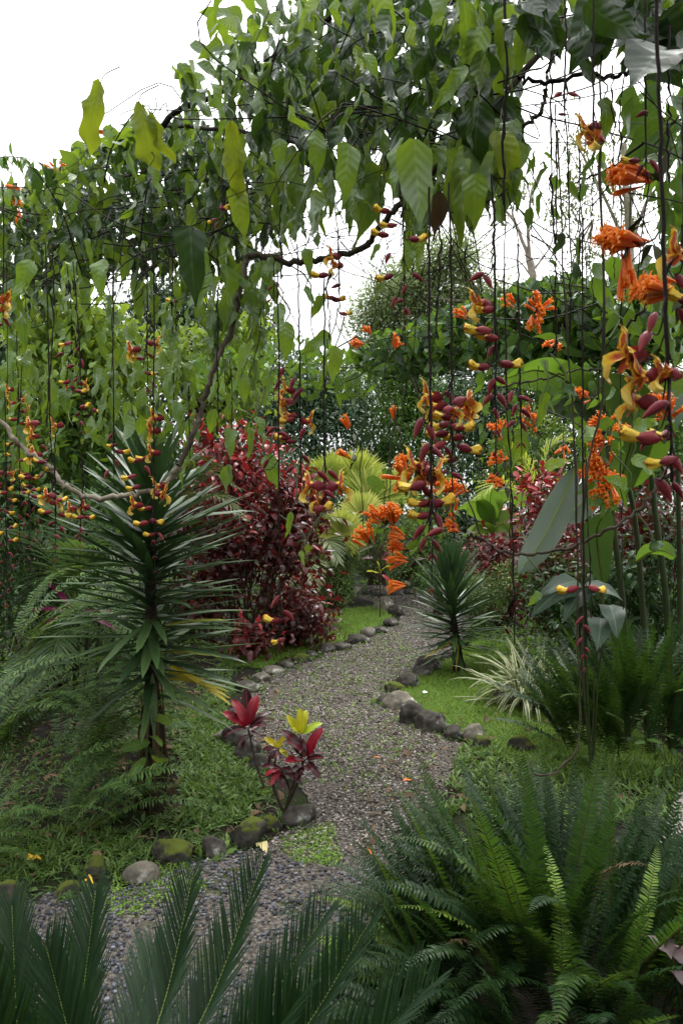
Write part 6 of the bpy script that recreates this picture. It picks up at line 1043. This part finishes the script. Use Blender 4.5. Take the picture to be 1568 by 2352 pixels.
canopy('foliage',HG,3600,hd,.1,SL,M['dark_leaf'],hang=(.6,.45),dj=.3,A=(.1,1),parent=fv)
canopy('foliage',HG,1500,lambda x,y:hd(x,y)-.3,.095,SL,M['mid_leaf'],hang=(.6,.45),dj=.15,A=(.1,1),parent=fv)
canopy('foliage',[(430,815),(560,800),(650,770),(740,790),(820,810),(880,870),(820,930),(640,900),(450,900)],420,lambda x,y:6.4,.1,SL,M['mid_leaf'],hang=(.6,.45),dj=.3,A=(.1,1),parent=fv)
canopy('foliage',[(1090,850),(1400,830),(1420,1000),(1330,960),(1180,1000),(1150,1120),(1100,1000)],120,lambda x,y:4.1,.085,SL,M['mid_leaf'],hang=(.5,.7),dj=.35,A=(.2,1),parent=fv)
canopy('foliage',[(860,1080),(960,1040),(1080,1100),(1060,1220),(930,1290),(880,1260),(840,1200)],60,lambda x,y:3.15,.07,SL,M['mid_leaf'],hang=(.5,.7),dj=.1,A=(.2,1),parent=fv)
canopy('foliage',[(1320,960),(1420,960),(1440,1160),(1350,1180)],60,lambda x,y:2.95,.075,SL,M['mid_leaf'],hang=(.5,.7),dj=.12,A=(.3,1),parent=fv)
canopy('foliage',[(1430,150),(1640,150),(1640,700),(1500,640),(1520,480),(1450,560),(1480,400),(1440,300)],150,lin(1400,2.5,1568,2.3),.095,SL+HL,M['mid_leaf'],hang=(.45,.8),dj=.25,A=(.25,1),parent=fv)
canopy('foliage',[(1200,350),(1280,370),(1400,330),(1420,430),(1300,470),(1240,560),(1180,470)],30,lambda x,y:2.5,.08,SL,M['mid_leaf'],hang=(.45,.8),dj=.2,A=(.2,1),parent=fv)
canopy('foliage',[(1350,620),(1640,600),(1640,900),(1550,900),(1500,780),(1400,760)],120,lambda x,y:2.7,.09,SL,M['mid_leaf'],hang=(.45,.7),dj=.25,A=(.2,1),parent=fv)
mb=MB()
for x,y in sample(HG,120):
    a=at(x,y,hd(x,y)+G(0,.2)); v=np.array([U(-.7,.7),G(0,.2),G(-.08,.15)]); mb.tube(smooth([a,a+v*.5+[0,0,-.05],a+v],7),.004,4)
mb.obj('stem',M['string'],fv)
for x,y0,y1,d in ((905,860,1335,3.05),(880,900,1170,3.05),(1140,860,1100,3.35),(1225,840,960,3.35),(1372,840,1120,2.9),(835,900,1220,3.05),(915,880,1070,2.95),(1035,900,1200,3.15),(1390,860,1120,2.85)):
    P=smooth([at(x+G(0,6),y0,d),at(x+G(0,6),(y0+y1)/2,d),at(x,y1,d)],16,.002); mb=MB(); mb.tube(P,.0022,5); mb.obj('hanging_stem',M['string_green'],fv)
